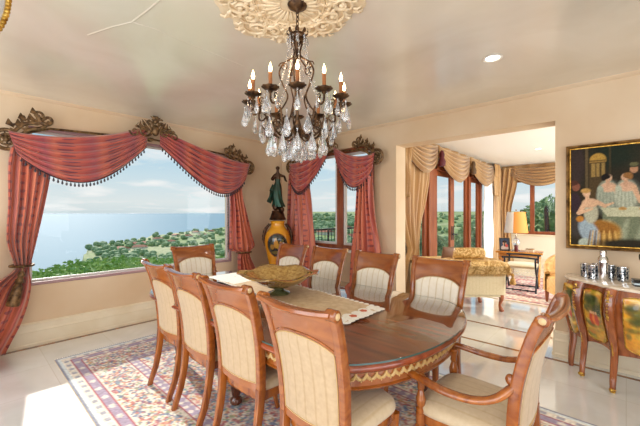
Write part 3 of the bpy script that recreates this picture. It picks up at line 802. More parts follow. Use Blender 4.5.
def drape(name, keys, axis, pos, sgn, mat, label, folds=6, amp=.035, group=None, cat='curtain', nv=70, fringe_edge=None):
    """keys: list of (z, a0, a1) from top to bottom (a along the wall)"""
    zs = [-k[0] for k in keys]
    def ab(z): return interp(-z, zs, [k[1] for k in keys]), interp(-z, zs, [k[2] for k in keys])
    zt, zb = keys[0][0], keys[-1][0]; wmax = max(k[2]-k[1] for k in keys)
    def fn(u, v):
        z = zt+(zb-zt)*v; a0, a1 = ab(z); w = (a1-a0)/wmax
        a = a0+(a1-a0)*u; d = amp*(1.25-.6*w)*math.sin(u*folds*2*PI+.5*math.sin(v*6))+.012*math.sin(u*23+v*9)
        d += .03*math.sin(PI*u)
        return (pos+sgn*(.05+d), a, z) if axis == 'x' else (a, pos+sgn*(.05+d), z)
    b = MB(); b.sheet(fn, folds*12, nv, .004, (-sgn,0,0) if axis == 'x' else (0,-sgn,0))
    o = b.build(name, mat, None, angle=180); tag(o, label, cat, group)
    return o, fn
def tassel(parent, p, s=1.0, mat='antique', lean=(0,0,0)):
    b = MB(); x, y, z = p; L = Vector(lean)
    mt = Matrix.Translation((x, y, z)) @ Vector((0,0,1)).rotation_difference((Vector((0,0,1))-L).normalized()).to_matrix().to_4x4()
    b.lathe([(.004,.06*s),(.006,.0),(.02*s,-.01*s),(.028*s,-.035*s),(.018*s,-.06*s),(.03*s,-.08*s),(.034*s,-.10*s),(.022*s,-.115*s),(.036*s,-.14*s),(.05*s,-.30*s),(.045*s,-.31*s)], (0,0,0), 14, mat=mt)
    o = b.build('tassel', mat, parent); o['label'] = 'bronze coloured tassel'; return o
# window 1 drapes: plane x = XA
PX = -4.80
def rod(name, pts, e1, e2, label, mat='antique'):
    t = thing(name, label, 'curtain rod', (0,0,0))
    return t
def bracket(root, p_in, p_out, e1, depth, mirror=1):
    """long leafy scroll from p_in (upper, towards the window) to p_out (lower, outside, ends in a round rosette)"""
    b = MB(); pi, po = Vector(p_in), Vector(p_out); up = Vector((0,0,1)); d = (po-pi); L = d.length; d.normalize()
    n = Vector(depth); side = d.cross(n).normalized()
    if side.z < 0: side = -side
    # rosette wheel
    rr = .10
    c = po
    b.tube([c+d*rr*math.cos(2*PI*i/24)+side*rr*math.sin(2*PI*i/24) for i in range(24)], .021, 7, closed=True, up=n)
    b.tube([c+d*rr*.55*math.cos(2*PI*i/20)+side*rr*.55*math.sin(2*PI*i/20) for i in range(20)], .012, 6, closed=True, up=n)
    for k in range(6):
        a = 2*PI*k/6; b.tube([c, c+(d*math.cos(a)+side*math.sin(a))*rr], [.01, .006], 6, up=n)
    b.sphere(c, .028, 8, 6)
    # two running bars, curl and leaves
    q0 = c-d*rr; q1 = pi
    bar = cr([c-d*rr*.9+side*.03, q0.lerp(q1, .35)+side*.055, q0.lerp(q1, .7)+side*.02, q1+side*.02], 6); b.tube(bar, [.020]*len(bar), 7, up=n)
    bar = cr([c-d*rr*.9-side*.04, q0.lerp(q1, .35)-side*.01, q0.lerp(q1, .7)-side*.05, q1-side*.03], 6); b.tube(bar, [.019]*len(bar), 7, up=n)
    b.tube(spiral(pi+side*.0, .075, 2.2, .95, 1, -d, side, 18), [.026*(1-.5*i/18) for i in range(19)], 7, up=n)
    for k in range(5):
        f = .12+.19*k; c2 = q0.lerp(q1, f)+side*(.035 if k % 2 else .075)
        b.tube(spiral(c2, .045, k, 1.1, 1 if k % 2 else -1, d, side, 14), [.015*(1-.4*i/14) for i in range(15)], 6, up=n)
        b.tube([c2, c2+side*.05+d*.02+n*.015, c2+side*.085-d*.01], [(.012,.008),(.028,.012),(.005,.005)], 6, up=n)
    return b.build('scroll_bracket', 'antique', root)
r1 = thing('curtain_rod', 'aged bronze scrollwork curtain hardware above the ocean window', 'curtain rod')
NX = (1,0,0)
bracket(r1, (PX+.06, .66, 2.54), (PX+.04, .33, 2.27), 1, NX)
bracket(r1, (PX+.06, 2.93, 2.52), (PX+.04, 3.36, 2.28), 1, NX)
def crest(root, c, e, n, s=1.0):
    c = Vector(c); e = Vector(e); n = Vector(n); up = Vector((0,0,1)); b = MB()
    for sg in (-1, 1):
        b.tube(spiral(c+e*sg*.13*s, .085*s, 0, 1.3, sg, e, up, 24), [.016*s*(1-.5*i/24) for i in range(25)], 7, up=n)
        b.tube(spiral(c+e*sg*.26*s-up*.035*s, .06*s, PI, 1.2, -sg, e, up, 20), [.013*s*(1-.5*i/20) for i in range(21)], 7, up=n)
        b.tube(spiral(c+e*sg*.07*s+up*.13*s, .05*s, 1, 1.1, sg, e, up, 16), [.012*s*(1-.5*i/16) for i in range(17)], 7, up=n)
        for k in range(5):
            a = .3+.5*k; p = c+e*sg*(.05+.05*k)*s+up*(.12-.02*k)*s
            b.tube([c+e*sg*.03*k*s, p+n*.02, p+(e*sg*math.cos(a)+up*math.sin(a))*.06*s], [(.008*s,.006),(.02*s,.01),(.003,.003)], 6, up=n)
    b.sphere(c+up*.02, (.05*s,.05*s,.08*s), 10, 8); b.sphere(c+up*.15*s, (.03*s,.03*s,.05*s), 8, 6)
    for k in range(5):
        a = PI/2+(k-2)*.5; b.tube([c+up*.12*s, c+up*.16*s+(e*math.cos(a)+up*math.sin(a))*.04*s+n*.02, c+up*.16*s+(e*math.cos(a)+up*math.sin(a))*.075*s], [(.008,.006),(.018*s,.01),(.004,.004)], 6, up=n)
    return b.build('crest', 'antique', root)
crest(r1, (PX+.10, 1.80, 2.60), (0,1,0), NX, 1.0)
b = MB(); b.tube([(PX-.03, .3, 2.30), (PX-.03, .7, 2.46), (PX-.03, 1.8, 2.52), (PX-.03, 2.9, 2.46), (PX-.03, 3.35, 2.30)], .014, 8); b.build('pole', 'antique', r1)
b = MB(); b.box(XA, PX-.02, 1.78, 1.82, 2.5, 2.54); b.box(XA, PX-.02, .34, .37, 2.28, 2.32); b.box(XA, PX-.02, 3.3, 3.33, 2.28, 2.32); b.build('wall_mount', 'antique', r1, smooth=False)
swag('swag_valance', (PX+.06, .34, 2.36), (PX+.03, 1.72, 2.66), (PX+.08, .40, 2.14), (PX, 1.72, 2.40), .10, .40, NX, M['redswag'], 'red silk swag hanging over the left half of the ocean window', 'swag', folds=6, skew=-.12)
swag('swag_valance', (PX+.03, 1.88, 2.66), (PX+.06, 3.36, 2.34), (PX+.03, 1.88, 2.44), (PX+.08, 3.26, 2.08), .06, .42, NX, M['redswag'], 'red silk swag hanging over the right half of the ocean window', 'swag', folds=6, skew=.25)
dL, f = drape('drape', [(2.20,.36,.70),(2.0,.34,.70),(1.6,.34,.64),(1.2,.33,.57),(.98,.38,.53),(.90,.39,.51),(.72,.18,.53),(.5,.05,.50),(.3,-.05,.44),(.12,-.12,.36),(.02,-.15,.32)], 'x', PX, 1, M['red'], 'red silk drape tied back at the left edge of the ocean window', 5, .045)
tassel(dL, (PX+.20, .44, .90), 1.15, lean=(0,-.22,0))
b = MB(); b.tube([(PX+.05+.10*math.cos(2*PI*i/20), .45+.095*math.sin(2*PI*i/20), .94) for i in range(20)], .014, 7, closed=True); b.build('tieback', 'antique', dL)
dR, f = drape('drape', [(2.18,2.98,3.34),(1.9,2.96,3.22),(1.5,2.98,3.30),(1.1,2.97,3.42),(.94,2.96,3.48),(.88,3.0,3.44),(.84,3.14,3.36),(.75,3.14,3.38),(.5,3.14,3.52),(.2,3.12,3.58),(.02,3.10,3.6)], 'x', PX, 1, M['red'], 'red silk drape bloused above its tie, right of the ocean window', 5, .04)
b = MB(); b.tube([(PX+.06+.09*math.cos(2*PI*i/20), 3.25+.13*math.sin(2*PI*i/20), .84) for i in range(20)], .014, 7, closed=True); b.build('tieback', 'antique', dR)
b = MB()
for k in range(44):
    z = 2.0-k*.026; b.sphere((PX+.06, 2.945-.004*math.sin(k), z), (.007,.010,.010), 6, 4)
b.tube([(PX+.06, 2.955, 2.02), (PX+.06, 2.955, .86)], .004, 5); e = b.build('bead_fringe', 'fringe', dR); e['kind'] = 'stuff'; e['label'] = 'dark beaded fringe'
# window 2 drapes: plane y = YB
PY = YB-.12; NY = (0,-1,0)
r2 = thing('curtain_rod', 'aged bronze scrollwork curtain hardware above the balcony window', 'curtain rod')
bracket(r2, (-4.12, PY-.06, 2.56), (-4.50, PY-.04, 2.34), 1, NY)
bracket(r2, (-3.03, PY-.06, 2.56), (-2.66, PY-.04, 2.32), 1, NY)
crest(r2, (-3.60, PY-.09, 2.58), (1,0,0), NY, .85)
b = MB(); b.tube([(-4.45, PY+.03, 2.36), (-4.1, PY+.03, 2.46), (-3.55, PY+.03, 2.52), (-3.0, PY+.03, 2.46), (-2.7, PY+.03, 2.36)], .012, 8); b.build('pole', 'antique', r2)
b = MB(); b.box(-3.57, -3.53, PY+.02, YB, 2.5, 2.54); b.box(-4.44, -4.41, PY+.02, YB, 2.35, 2.38); b.box(-2.75, -2.72, PY+.02, YB, 2.35, 2.38); b.build('wall_mount', 'antique', r2, smooth=False)
swag('swag_valance', (-4.50, PY-.04, 2.40), (-3.62, PY, 2.58), (-4.48, PY-.06, 2.14), (-3.64, PY, 2.42), .05, .38, NY, M['redswag'], 'red silk swag over the left half of the balcony window', 'swag', folds=5, amp=.035, skew=-.3, bulge=.07)
swag('swag_valance', (-3.50, PY, 2.58), (-2.68, PY-.04, 2.38), (-3.46, PY, 2.42), (-2.70, PY-.06, 2.14), .10, .38, NY, M['redswag'], 'red silk swag over the right half of the balcony window', 'swag', folds=5, amp=.035, skew=.05, bulge=.07)
drape('drape', [(2.2,-4.50,-4.08),(1.9,-4.53,-4.0),(1.5,-4.56,-3.93),(1.0,-4.62,-3.87),(.5,-4.66,-3.84),(.03,-4.70,-3.82)], 'y', PY, -1, M['red'], 'red silk drape on the left side of the balcony window', 6, .035)
drape('drape', [(2.2,-2.98,-2.72),(1.9,-2.98,-2.72),(1.5,-3.02,-2.68),(1.0,-3.10,-2.58),(.5,-3.14,-2.54),(.03,-3.16,-2.50)], 'y', PY, -1, M['red'], 'red silk drape on the right side of the balcony window', 5, .035)
# sunroom valances and drapes
CXX = XC+.10; GS = 'gold swags above the sunroom doors'
for (a0, a1, zb, nm) in ((4.72, 6.02, .42, 'gold silk swag at the near end of the sunroom door valance'), (6.06, 7.72, .48, 'gold silk swag in the middle of the sunroom door valance'), (7.76, 9.55, .46, 'gold silk swag at the far end of the sunroom door valance')):
    swag('swag_valance', (CXX, a0, 2.76), (CXX, a1, 2.76), (CXX, a0+.02, 2.58), (CXX, a1-.02, 2.58), .06, zb-.02, NX, M['goldplain'], nm, 'swag', folds=6, amp=.055, bulge=.10, fringe=None)
vp = MB(); vp.sheet(lambda u, v: (XC+.045+.02*math.sin(u*70), 4.66+u*5.35, 2.80-.25*v), 200, 4, .01, (-1,0,0)); vv = vp.build('valance', 'goldplain'); tag(vv, 'gold silk valance band running under the ceiling above the sunroom doors', 'valance')
for (y0, y1, zb) in ((4.6, 4.9, 1.75), (9.45, 9.95, 1.95)):
    o_, f_ = drape('jabot', [(2.78, y0, y1), (2.3, y0, y1-.02), (zb, y0+.02, y1-.1)], 'x', XC+.12, 1, M['golds'], 'gold silk jabot at the %s end of the sunroom door valance' % ('near' if y0 < 6 else 'far'), 4, .03, cat='valance', nv=20)
b = MB(); b.sphere((XC+.2, 6.03, 2.55), (.05,.07,.13), 10, 8); b.sphere((XC+.22, 7.74, 2.52), (.05,.06,.10), 10, 8)
for yy, c, lb in ((6.03, '#5c1420', 'deep red fabric rosette between the near and middle gold swags'), (7.74, '#5a4022', 'brown fabric rosette between the middle and far gold swags')):
    b = MB(); b.lathe([(.001,.16),(.03,.14),(.05,.08),(.04,.02),(.07,-.05),(.06,-.13),(.001,-.15)], (XC+.20, yy, 2.50), 14); o_ = b.build('rosette_bow', plain('bow'+c, hexc(c), .5)); tag(o_, lb, 'bow')
drape('drape', [(2.7,4.72,5.72),(2.2,4.72,5.74),(1.8,4.74,5.60),(1.4,4.80,5.42),(1.0,4.92,5.26),(.90,4.96,5.24),(.8,4.9,5.26),(.4,4.78,5.3),(.02,4.74,5.32)], 'x', XC+.04, 1, M['golds'], 'gold brown silk drape tied back at the near end of the sunroom doors', 6, .04)
o_, f_ = drape('drape', [(2.7,9.62,10.25),(1.5,9.60,10.25),(.02,9.58,10.25)], 'x', XC+.06, 1, M['golds'], 'gold brown silk drape at the far corner of the sunroom doors', 5, .04)
o_, f_ = drape('sheer_curtain', [(2.5,8.86,9.72),(1.3,8.90,9.66),(.02,8.86,9.72)], 'x', XC+.035, 1, M['sheer'], 'white sheer curtain beside the sunroom doors', 7, .02)
swag('swag_valance', (-2.42, YD-.10, 2.74), (-.85, YD-.10, 2.74), (-2.38, YD-.10, 2.56), (-.9, YD-.10, 2.56), .05, .36, NY, M['goldplain'], 'gold silk swag above the sunroom far window', 'swag', folds=6, amp=.055, bulge=.10, fringe=None)
vp = MB(); vp.sheet(lambda u, v: (-2.58+u*2.5, YD-.045+.02*math.sin(u*40), 2.80-.22*v), 100, 4, .01, (0,1,0)); vv = vp.build('valance', 'goldplain'); tag(vv, 'gold silk valance band above the sunroom far window', 'valance')
drape('drape', [(2.74,-2.66,-2.14),(2.2,-2.66,-2.20),(1.6,-2.66,-2.32),(1.0,-2.64,-2.34),(.5,-2.66,-2.3),(.02,-2.66,-2.26)], 'y', YD-.06, -1, M['golds'], 'gold brown silk drape left of the sunroom far window', 4, .04)

# ------------------------------------------------------------------ urns and statue
def paint_patch(res, bg):
    return np.tile(np.array(bg[:3]), (res, res, 1)).astype(float)
def make_urn(loc, label, face=0):
    t = thing('urn', label, 'urn', loc, face, None)
    b = MB(); b.lathe([(.20,0),(.20,.04),(.17,.06),(.16,.10),(.15,.28),(.17,.31),(.19,.33),(.19,.36)], (0,0,0), 28); b.build('pedestal', 'walnut', t)
    prof = [(.105,.36),(.11,.38),(.095,.40),(.10,.44),(.125,.52),(.155,.66),(.19,.82),(.215,.95),(.222,1.03),(.215,1.10),(.19,1.17),(.15,1.225),(.118,1.27),(.112,1.31),(.118,1.345),(.128,1.37),(.122,1.38),(.10,1.375)]
    pr = [( interp(z, [q[1] for q in prof], [q[0] for q in prof]), z) for z in [.36+.02*i for i in range(51)]]
    b = MB(); b.lathe(pr+[(.10,1.37),(.001,1.36)], (0,0,0), 36); b.build('urn_body', 'urn', t)
    def rz(z): return interp(z, [q[1] for q in prof], [q[0] for q in prof])
    # painted medallion facing local -y
    n = 44; b = MB(); cols = []
    def fn(u, v):
        U, V = 2*u-1, 2*v-1
        # disc mapping
        x = U*math.sqrt(max(0, 1-V*V/2)); y = V*math.sqrt(max(0, 1-U*U/2))
        z = .965+y*.20; a = -PI/2+x*.86; r = rz(z)+.003; return (r*math.cos(a), r*math.sin(a), z)
    b.sheet(fn, n, n); o = b.build('medallion', 'urnpic', t, angle=180, recalc=False); o['label'] = 'dark oval medallion painted with golden figures'
    for j in range(n+1):
        for i in range(n+1):
            U, V = 2*i/n-1, 2*j/n-1; x = U*math.sqrt(max(0, 1-V*V/2)); y = V*math.sqrt(max(0, 1-U*U/2)); r = math.hypot(x, y)
            c = np.array([.012,.016,.01])
            if r > .93: c = np.array([.30,.10,.01])
            else:
                for (cx, cy, rx, ry, cc) in ((-.1,.1,.20,.34,(.55,.25,.03)),(-.14,.5,.10,.12,(.5,.28,.08)),(.2,-.1,.32,.2,(.5,.26,.03)),(-.45,-.15,.2,.22,(.34,.16,.02)),(.45,.3,.1,.25,(.12,.10,.02)),(0,-.6,.6,.14,(.14,.10,.02)),(.28,.2,.1,.12,(.5,.3,.1))):
                    if ((x-cx)/rx)**2+((y-cy)/ry)**2 < 1: c = np.array(cc)*(.8+.4*math.sin(x*31+y*17)**2)
            cols.append((*c, 1))
    colour(o, cols)
    for s in (-1, 1):
        b = MB(); P = cr([(s*.12,0,1.31), (s*.15,0,1.29), (s*.205,0,1.22), (s*.236,0,1.11), (s*.232,0,1.02), (s*.212,0,.93)], 5)
        b.tube(P, [(.013+.012*math.sin(PI*i/(len(P)-1)), .012) for i in range(len(P))], 8, up=(0,1,0))
        for k in range(6):
            p = P[3+k*3]; b.tube([p, p+Vector((s*.018,-.02,.02)), p+Vector((s*.03,-.01,-.015))], [(.006,.005),(.015,.006),(.003,.003)], 6)
        h = b.build('handle', 'bronze', t); h['label'] = 'dark leaf shaped handle'
    return t
UF = math.radians(48)
make_urn((-4.40, 3.70, 0), 'tall yellow urn with dark medallion in the room corner, carrying the bronze statue', UF)
make_urn((-4.42, .03, 0), 'yellow urn at the left edge of the photo, in front of the red drape', 0)

def skin(name, V, E, R, mat, parent, sub=2, root=0):
    me = bpy.data.meshes.new(name); me.from_pydata(V, E, []); o = bpy.data.objects.new(name, me); C.objects.link(o)
    sk = o.modifiers.new('skin', 'SKIN'); sk.use_smooth_shade = True
    for i, r in enumerate(R):
        r = r if isinstance(r, tuple) else (r, r); me.skin_vertices[0].data[i].radius = r
    me.skin_vertices[0].data[root].use_root = True
    s = o.modifiers.new('s', 'SUBSURF'); s.levels = s.render_levels = sub
    me.materials.append(M[mat]); o.parent = parent; return o
st = thing('bronze_statue', 'bronze statue of a standing woman in a green gown on top of the yellow urn', 'statue', (-4.40, 3.70, 1.381), UF)
b = MB(); b.lathe([(.14,0),(.145,.02),(.125,.05),(.115,.10),(.10,.13),(.105,.15),(.09,.16)], (0,0,0), 24)
random.seed(5)
for k in range(16):
    a = random.uniform(0, 2*PI); r = random.uniform(.02,.075); b.sphere((r*math.cos(a), r*math.sin(a), random.uniform(.15,.24)), (random.uniform(.025,.05), random.uniform(.025,.05), random.uniform(.03,.06)), 7, 5)
b.build('rocky_base', 'bronze', st, angle=25)
V = [(0,0,.58),(0,0,.66),(0.005,0,.735),(.0,0,.79),(0,-.012,.83),(0,-.016,.875),   # pelvis..head
     (-.055,0,.765),(-.10,-.02,.70),(-.075,-.075,.675),(-.04,-.10,.72),(-.03,-.105,.745),   # left arm bent to chest
     (.055,0,.765),(.115,-.01,.745),(.135,-.05,.675),(.15,-.08,.66),(.155,-.10,.65),      # right arm out
     (-.035,0,.54),(-.035,-.03,.40),(-.03,-.0,.27),(-.03,-.03,.25),(.035,0,.54),(.05,-.02,.40),(.06,.02,.28),(.06,-.01,.255)]
E_ = [(0,1),(1,2),(2,3),(3,4),(4,5),(3,6),(6,7),(7,8),(8,9),(9,10),(3,11),(11,12),(12,13),(13,14),(14,15),(0,16),(16,17),(17,18),(18,19),(0,20),(20,21),(21,22),(22,23)]
R_ = [(.055,.042),(.040,.032),(.052,.038),(.035,.028),(.016,.016),(.030,.034),.026,.022,.019,.014,.012,.026,.022,.019,.014,.012,.036,.028,.016,.01,.036,.028,.016,.01]
skin('body', V, E_, R_, 'bronze', st)
b = MB(); n = 40; prof = [(.050,.05,.70),(.044,.038,.66),(.060,.048,.60),(.072,.056,.54),(.080,.062,.46),(.080,.066,.38),(.088,.072,.30),(.105,.085,.235),(.10,.085,.225)]
L = []
for (rx, ry, z) in prof:
    fz = (.7-z)/.48; L.append([(rx*(1+.16*fz*math.sin(7*2*PI*i/n+z*14))*math.cos(2*PI*i/n)+.02*fz*math.sin(z*9), ry*(1+.16*fz*math.sin(7*2*PI*i/n+z*14))*math.sin(2*PI*i/n), z) for i in range(n)])
b.loft(L); b.build('gown', 'bronze_g', st, angle=70)
b = MB(); b.tube(cr([(-.06,.03,.60),(-.10,.05,.50),(-.12,.02,.38),(-.15,0,.30)], 5), [(.02+.01*math.sin(i),.045) for i in range(16)], 8); b.build('drapery', 'bronze_g', st)
b = MB(); b.sphere((0,.004,.89), (.036,.036,.034), 10, 8); b.sphere((0,.03,.905), (.02,.022,.02), 8, 6); b.sphere((0,-.044,.872), (.005,.008,.008), 6, 4); b.build('hair', 'bronze', st)

# ------------------------------------------------------------------ painting
class Cv:
    def __init__(s, w, h, res, bg):
        s.w, s.h = w, h; s.nx, s.ny = int(w*res), int(h*res)
        s.X, s.Y = np.meshgrid(np.linspace(0, w, s.nx+1), np.linspace(0, h, s.ny+1)); s.c = np.ones(s.X.shape+(3,))*np.array(bg[:3])
    def mix(s, m, col): s.c = s.c*(1-m[..., None])+np.array(col[:3])*m[..., None]
    def ell(s, cx, cy, rx, ry, col, rot=0, soft=.18, a=1):
        dx, dy = s.X-cx, s.Y-cy; c, n = math.cos(rot), math.sin(rot); u = (dx*c+dy*n)/rx; v = (-dx*n+dy*c)/ry
        r = np.sqrt(u*u+v*v); s.mix(np.clip((1-r)/soft+.5, 0, 1)*a, col)
    def line(s, p, q, w, col, w2=None, soft=.004):
        px, py = s.X-p[0], s.Y-p[1]; dx, dy = q[0]-p[0], q[1]-p[1]; t = np.clip((px*dx+py*dy)/(dx*dx+dy*dy), 0, 1)
        d = np.hypot(px-t*dx, py-t*dy); ww = w+((w2 if w2 is not None else w)-w)*t; s.mix(np.clip((ww-d)/soft+.5, 0, 1), col)
    def poly(s, pts, col, a=1):
        m = np.zeros(s.X.shape, bool); n = len(pts)
        for i in range(n):
            x0, y0 = pts[i]; x1, y1 = pts[(i+1) % n]
            if y0 == y1: continue
            m ^= ((s.Y > min(y0, y1)) & (s.Y <= max(y0, y1)) & (s.X < x0+(s.Y-y0)*(x1-x0)/(y1-y0)))
        s.mix(m*float(a), col)
    def tex(s, k, amp):
        n = sum(np.sin(s.X*k*a+s.Y*k*b+ph)*w for a, b, ph, w in ((1,.6,0,.4),(-.7,1.3,1,.3),(2.1,-.4,2,.2),(.3,2.7,4,.3),(3.1,1.9,.5,.2))); s.c *= (1+amp*n)[..., None]
PW, PH = 1.50, .965; PO = (-.418, 1.177)
cv = Cv(PW, PH, 130, hexc('#2a2418'))
ff, aa_ = 332.2, math.radians(42.677); c_, s_ = math.cos(aa_), math.sin(aa_)
def pp(px, py, Y=4.2):
    X = (px-320)/ff; k = Y/(X*s_+c_); return ((X*c_-s_)*k-PO[0], 1.5-(py-213)/ff*k-PO[1])
cv.tex(9, .25)
cv.ell(*pp(613,155), .17, .12, hexc('#1c241a'), soft=.8)
cv.ell(*pp(577,165), .06, .2, hexc('#352a26'), soft=.5)
x, y = pp(597.8, 160); cv.ell(x, y, .062, .065, hexc('#a8843c')); cv.poly([(x-.062, y), (x+.062, y), (x+.062, y-.42), (x-.062, y-.42)], hexc('#4a3a22'))
cv.poly([(x-.062,y-.005),(x+.062,y-.005),(x+.062,y-.02),(x-.062,y-.02)], hexc('#8a6a34'))
for k in range(3): cv.poly([(x-.052+k*.038, y-.03), (x-.022+k*.038, y-.03), (x-.022+k*.038, y-.16), (x-.052+k*.038, y-.16)], hexc('#8f7440'))
cv.line((x-.085, PH), (x-.085, .3), .010, hexc('#5a4a30')); cv.line((x+.09, PH), (x+.09, .5), .008, hexc('#3c3420'))
# shadowed listener at far left
cv.ell(*pp(576,187), .032, .042, hexc('#7a4a38')); cv.ell(*pp(574,183), .034, .026, hexc('#4a2a20')); cv.ell(*pp(575,203), .045, .1, hexc('#33242a'), soft=.4); cv.ell(*pp(577,225), .06, .12, hexc('#3a3430'), soft=.5)
# cloth-covered table, plain stand-in
# standing women
def woman(hx, hy, hair, dress, s=1.0, turn=0):
    cv.ell(hx+.02, hy-.2*s, .085*s, .16*s, tuple(x*.4 for x in dress[:3]), soft=.5)
    cv.ell(hx, hy-.16*s, .075*s, .14*s, dress, soft=.25); cv.ell(hx+.005, hy-.085*s, .055*s, .045*s, hexc('#c9a184'), soft=.25)
    cv.line((hx-.05*s, hy-.09*s), (hx-.03*s, hy-.22*s), .020*s, dress, .014*s); cv.line((hx+.05*s, hy-.09*s), (hx+.09*s, hy-.22*s), .020*s, hexc('#c49c7c'), .012*s)
    cv.line((hx, hy-.03*s), (hx, hy-.07*s), .014*s, hexc('#c09678')); cv.ell(hx+turn*.006, hy, .025*s, .033*s, hexc('#c29a78')); cv.ell(hx+turn*.012, hy+.004, .016*s, .024*s, hexc('#d8b494'), soft=.8); cv.ell(hx+turn*.016, hy+.004, .004, .003, hexc('#4a3020'), soft=.6); cv.ell(hx+turn*.014, hy-.016, .005, .003, hexc('#a04838'), soft=.6)
    for q in range(5): cv.line((hx+(-.05+.022*q)*s, hy-.13*s), (hx+(-.06+.028*q)*s, hy-.27*s), .003, tuple(x*.62 for x in dress[:3]), .006, soft=.012)
    cv.ell(hx-turn*.012, hy+.014*s, .033*s, .026*s, hair, soft=.3); cv.ell(hx-turn*.028, hy+.0, .018*s, .024*s, hair, soft=.3)
hx, hy = pp(634,169); cv.ell(hx+.03, hy-.13, .06, .10, hexc('#26241e'), soft=.3); cv.ell(hx, hy, .028, .036, hexc('#a87c5c')); cv.ell(hx, hy+.034, .055, .014, hexc('#2a2a20')); cv.ell(hx, hy+.046, .03, .02, hexc('#5c5a3c'))
woman(*pp(607.5,178), hexc('#1a1512'), hexc('#9aa08c'), 1.05, 1)
woman(*pp(626,177), hexc('#8a5f34'), hexc('#a9ad98'), 1.05, -1)
for k, (hc, dc) in enumerate(((hexc('#2c1c12'), hexc('#7a3c2c')), (hexc('#6a4424'), hexc('#b0a888')), (hexc('#1c1512'), hexc('#3c4a5a')), (hexc('#70502c'), hexc('#8a9078')), (hexc('#241812'), hexc('#5c2c24')))): woman(hx+.17+.17*k, hy-.06*(k % 2), hc, dc, 1.0, 1 if k % 2 else -1)
tx0, ty0 = pp(603,210); cv.poly([(tx0,ty0),(PW,ty0+.03),(PW,.12),(tx0+.12,.05),(tx0-.01,.14)], hexc('#6a7058')); cv.poly([(tx0-.02,ty0+.02),(PW,ty0+.06),(PW,ty0-.08),(tx0+.03,ty0-.06)], hexc('#b5b394'))
for k in range(9): cv.line((tx0+.05+.12*k, ty0-.1), (tx0+.02+.12*k, .1), .012, hexc('#8f947a'), .03, soft=.03)
for k in range(6): cv.ell(tx0+.14+.14*k, ty0+.012, .03, .016, hexc('#a8824a'))
# seated woman in front
hx, hy = pp(586.5,193); sk = hexc('#cda583')
gx, gy = pp(604,234); cv.ell(gx, gy, .125, .13, hexc('#a9813f'), soft=.3); cv.ell(gx-.02, gy+.07, .13, .055, hexc('#8a5c24'), -.25, soft=.3)
cv.ell(*pp(589,232), .07, .13, hexc('#8d9ca4'), .4, soft=.3); cv.ell(*pp(585,243), .05, .05, hexc('#a8b0a0'), soft=.3)
cv.ell(*pp(591,213), .055, .10, hexc('#a9a58c'), soft=.25); cv.ell(*pp(590,203), .062, .045, sk, soft=.25)
cv.line(pp(584,205), pp(579,213), .022, sk, .018); cv.line(pp(579,213), pp(592,209), .018, sk, .010); cv.line(pp(597,202), pp(605,206), .02, sk, .015); cv.line(pp(604,206), pp(613,203), .014, sk, .008)
cv.ell(*pp(580,219), .03, .03, hexc('#b0742c'), soft=.4)
cv.line((hx+.005, hy-.03), (hx+.01, hy-.075), .016, sk); cv.ell(hx, hy, .030, .038, hexc('#d2ab8a')); cv.ell(hx-.006, hy+.022, .038, .024, hexc('#b08a4c'), soft=.3)
for k in range(10): cv.line((gx-.1+.02*k, gy+.03), (gx-.12+.024*k, gy-.13), .004, hexc('#c99f58') if k % 2 else hexc('#6a4620'), .007, soft=.008)
cv.ell(gx+.2, .03, .25, .05, hexc('#2a2418'), soft=.6); cv.tex(130, .05); cv.tex(7, .12)
def canvas_obj(cv, name, fn, mat, parent):
    b = MB(); b.sheet(fn, cv.nx, cv.ny); o = b.build(name, mat, parent, angle=180, recalc=False); colour(o, np.concatenate([np.clip(cv.c, 0, 1).reshape(-1, 3), np.ones((cv.c.shape[0]*cv.c.shape[1], 1))], 1)); return o
pt = thing('framed_painting', 'large gilt-framed oil painting of ladies gathered round a cloth-covered table', 'painting', (PO[0]+PW/2, YB-.03, PO[1]))
canvas_obj(cv, 'canvas', lambda u, v: ((u-.5)*PW, -.015, v*PH), 'paint', pt)
b = MB()
def fr(w0, w1, y0, y1):
    o1 = [(-PW/2-w1, -w1), (PW/2+w1, -w1), (PW/2+w1, PH+w1), (-PW/2-w1, PH+w1)]; o0 = [(-PW/2-w0, -w0), (PW/2+w0, -w0), (PW/2+w0, PH+w0), (-PW/2-w0, PH+w0)]
    v = [(x, y0, z) for x, z in o0]+[(x, y1, z) for x, z in o1]; b.add(v, [(i, (i+1) % 4, 4+(i+1) % 4, 4+i) for i in range(4)])
for w0, w1, y0, y1 in ((-.004,.004,-.012,-.028),(.004,.010,-.028,-.022),(.010,.020,-.022,-.040),(.020,.030,-.040,-.036),(.030,.036,-.036,-.02),(.036,.036,-.02,.028),(-.004,.036,.028,.028)): fr(w0, w1, y0, y1)
b.build('frame', noise_mat('gilt_frame', hexc('#5a3c1c'), hexc('#a8804a'), 14, .4, metal=.4, bump=.3), pt, smooth=False)
b = MB(); fr(-.006, .002, -.030, -.032); l = b.build('inner_slip', 'gold', pt, smooth=False); l['label'] = 'bright gilt inner slip'

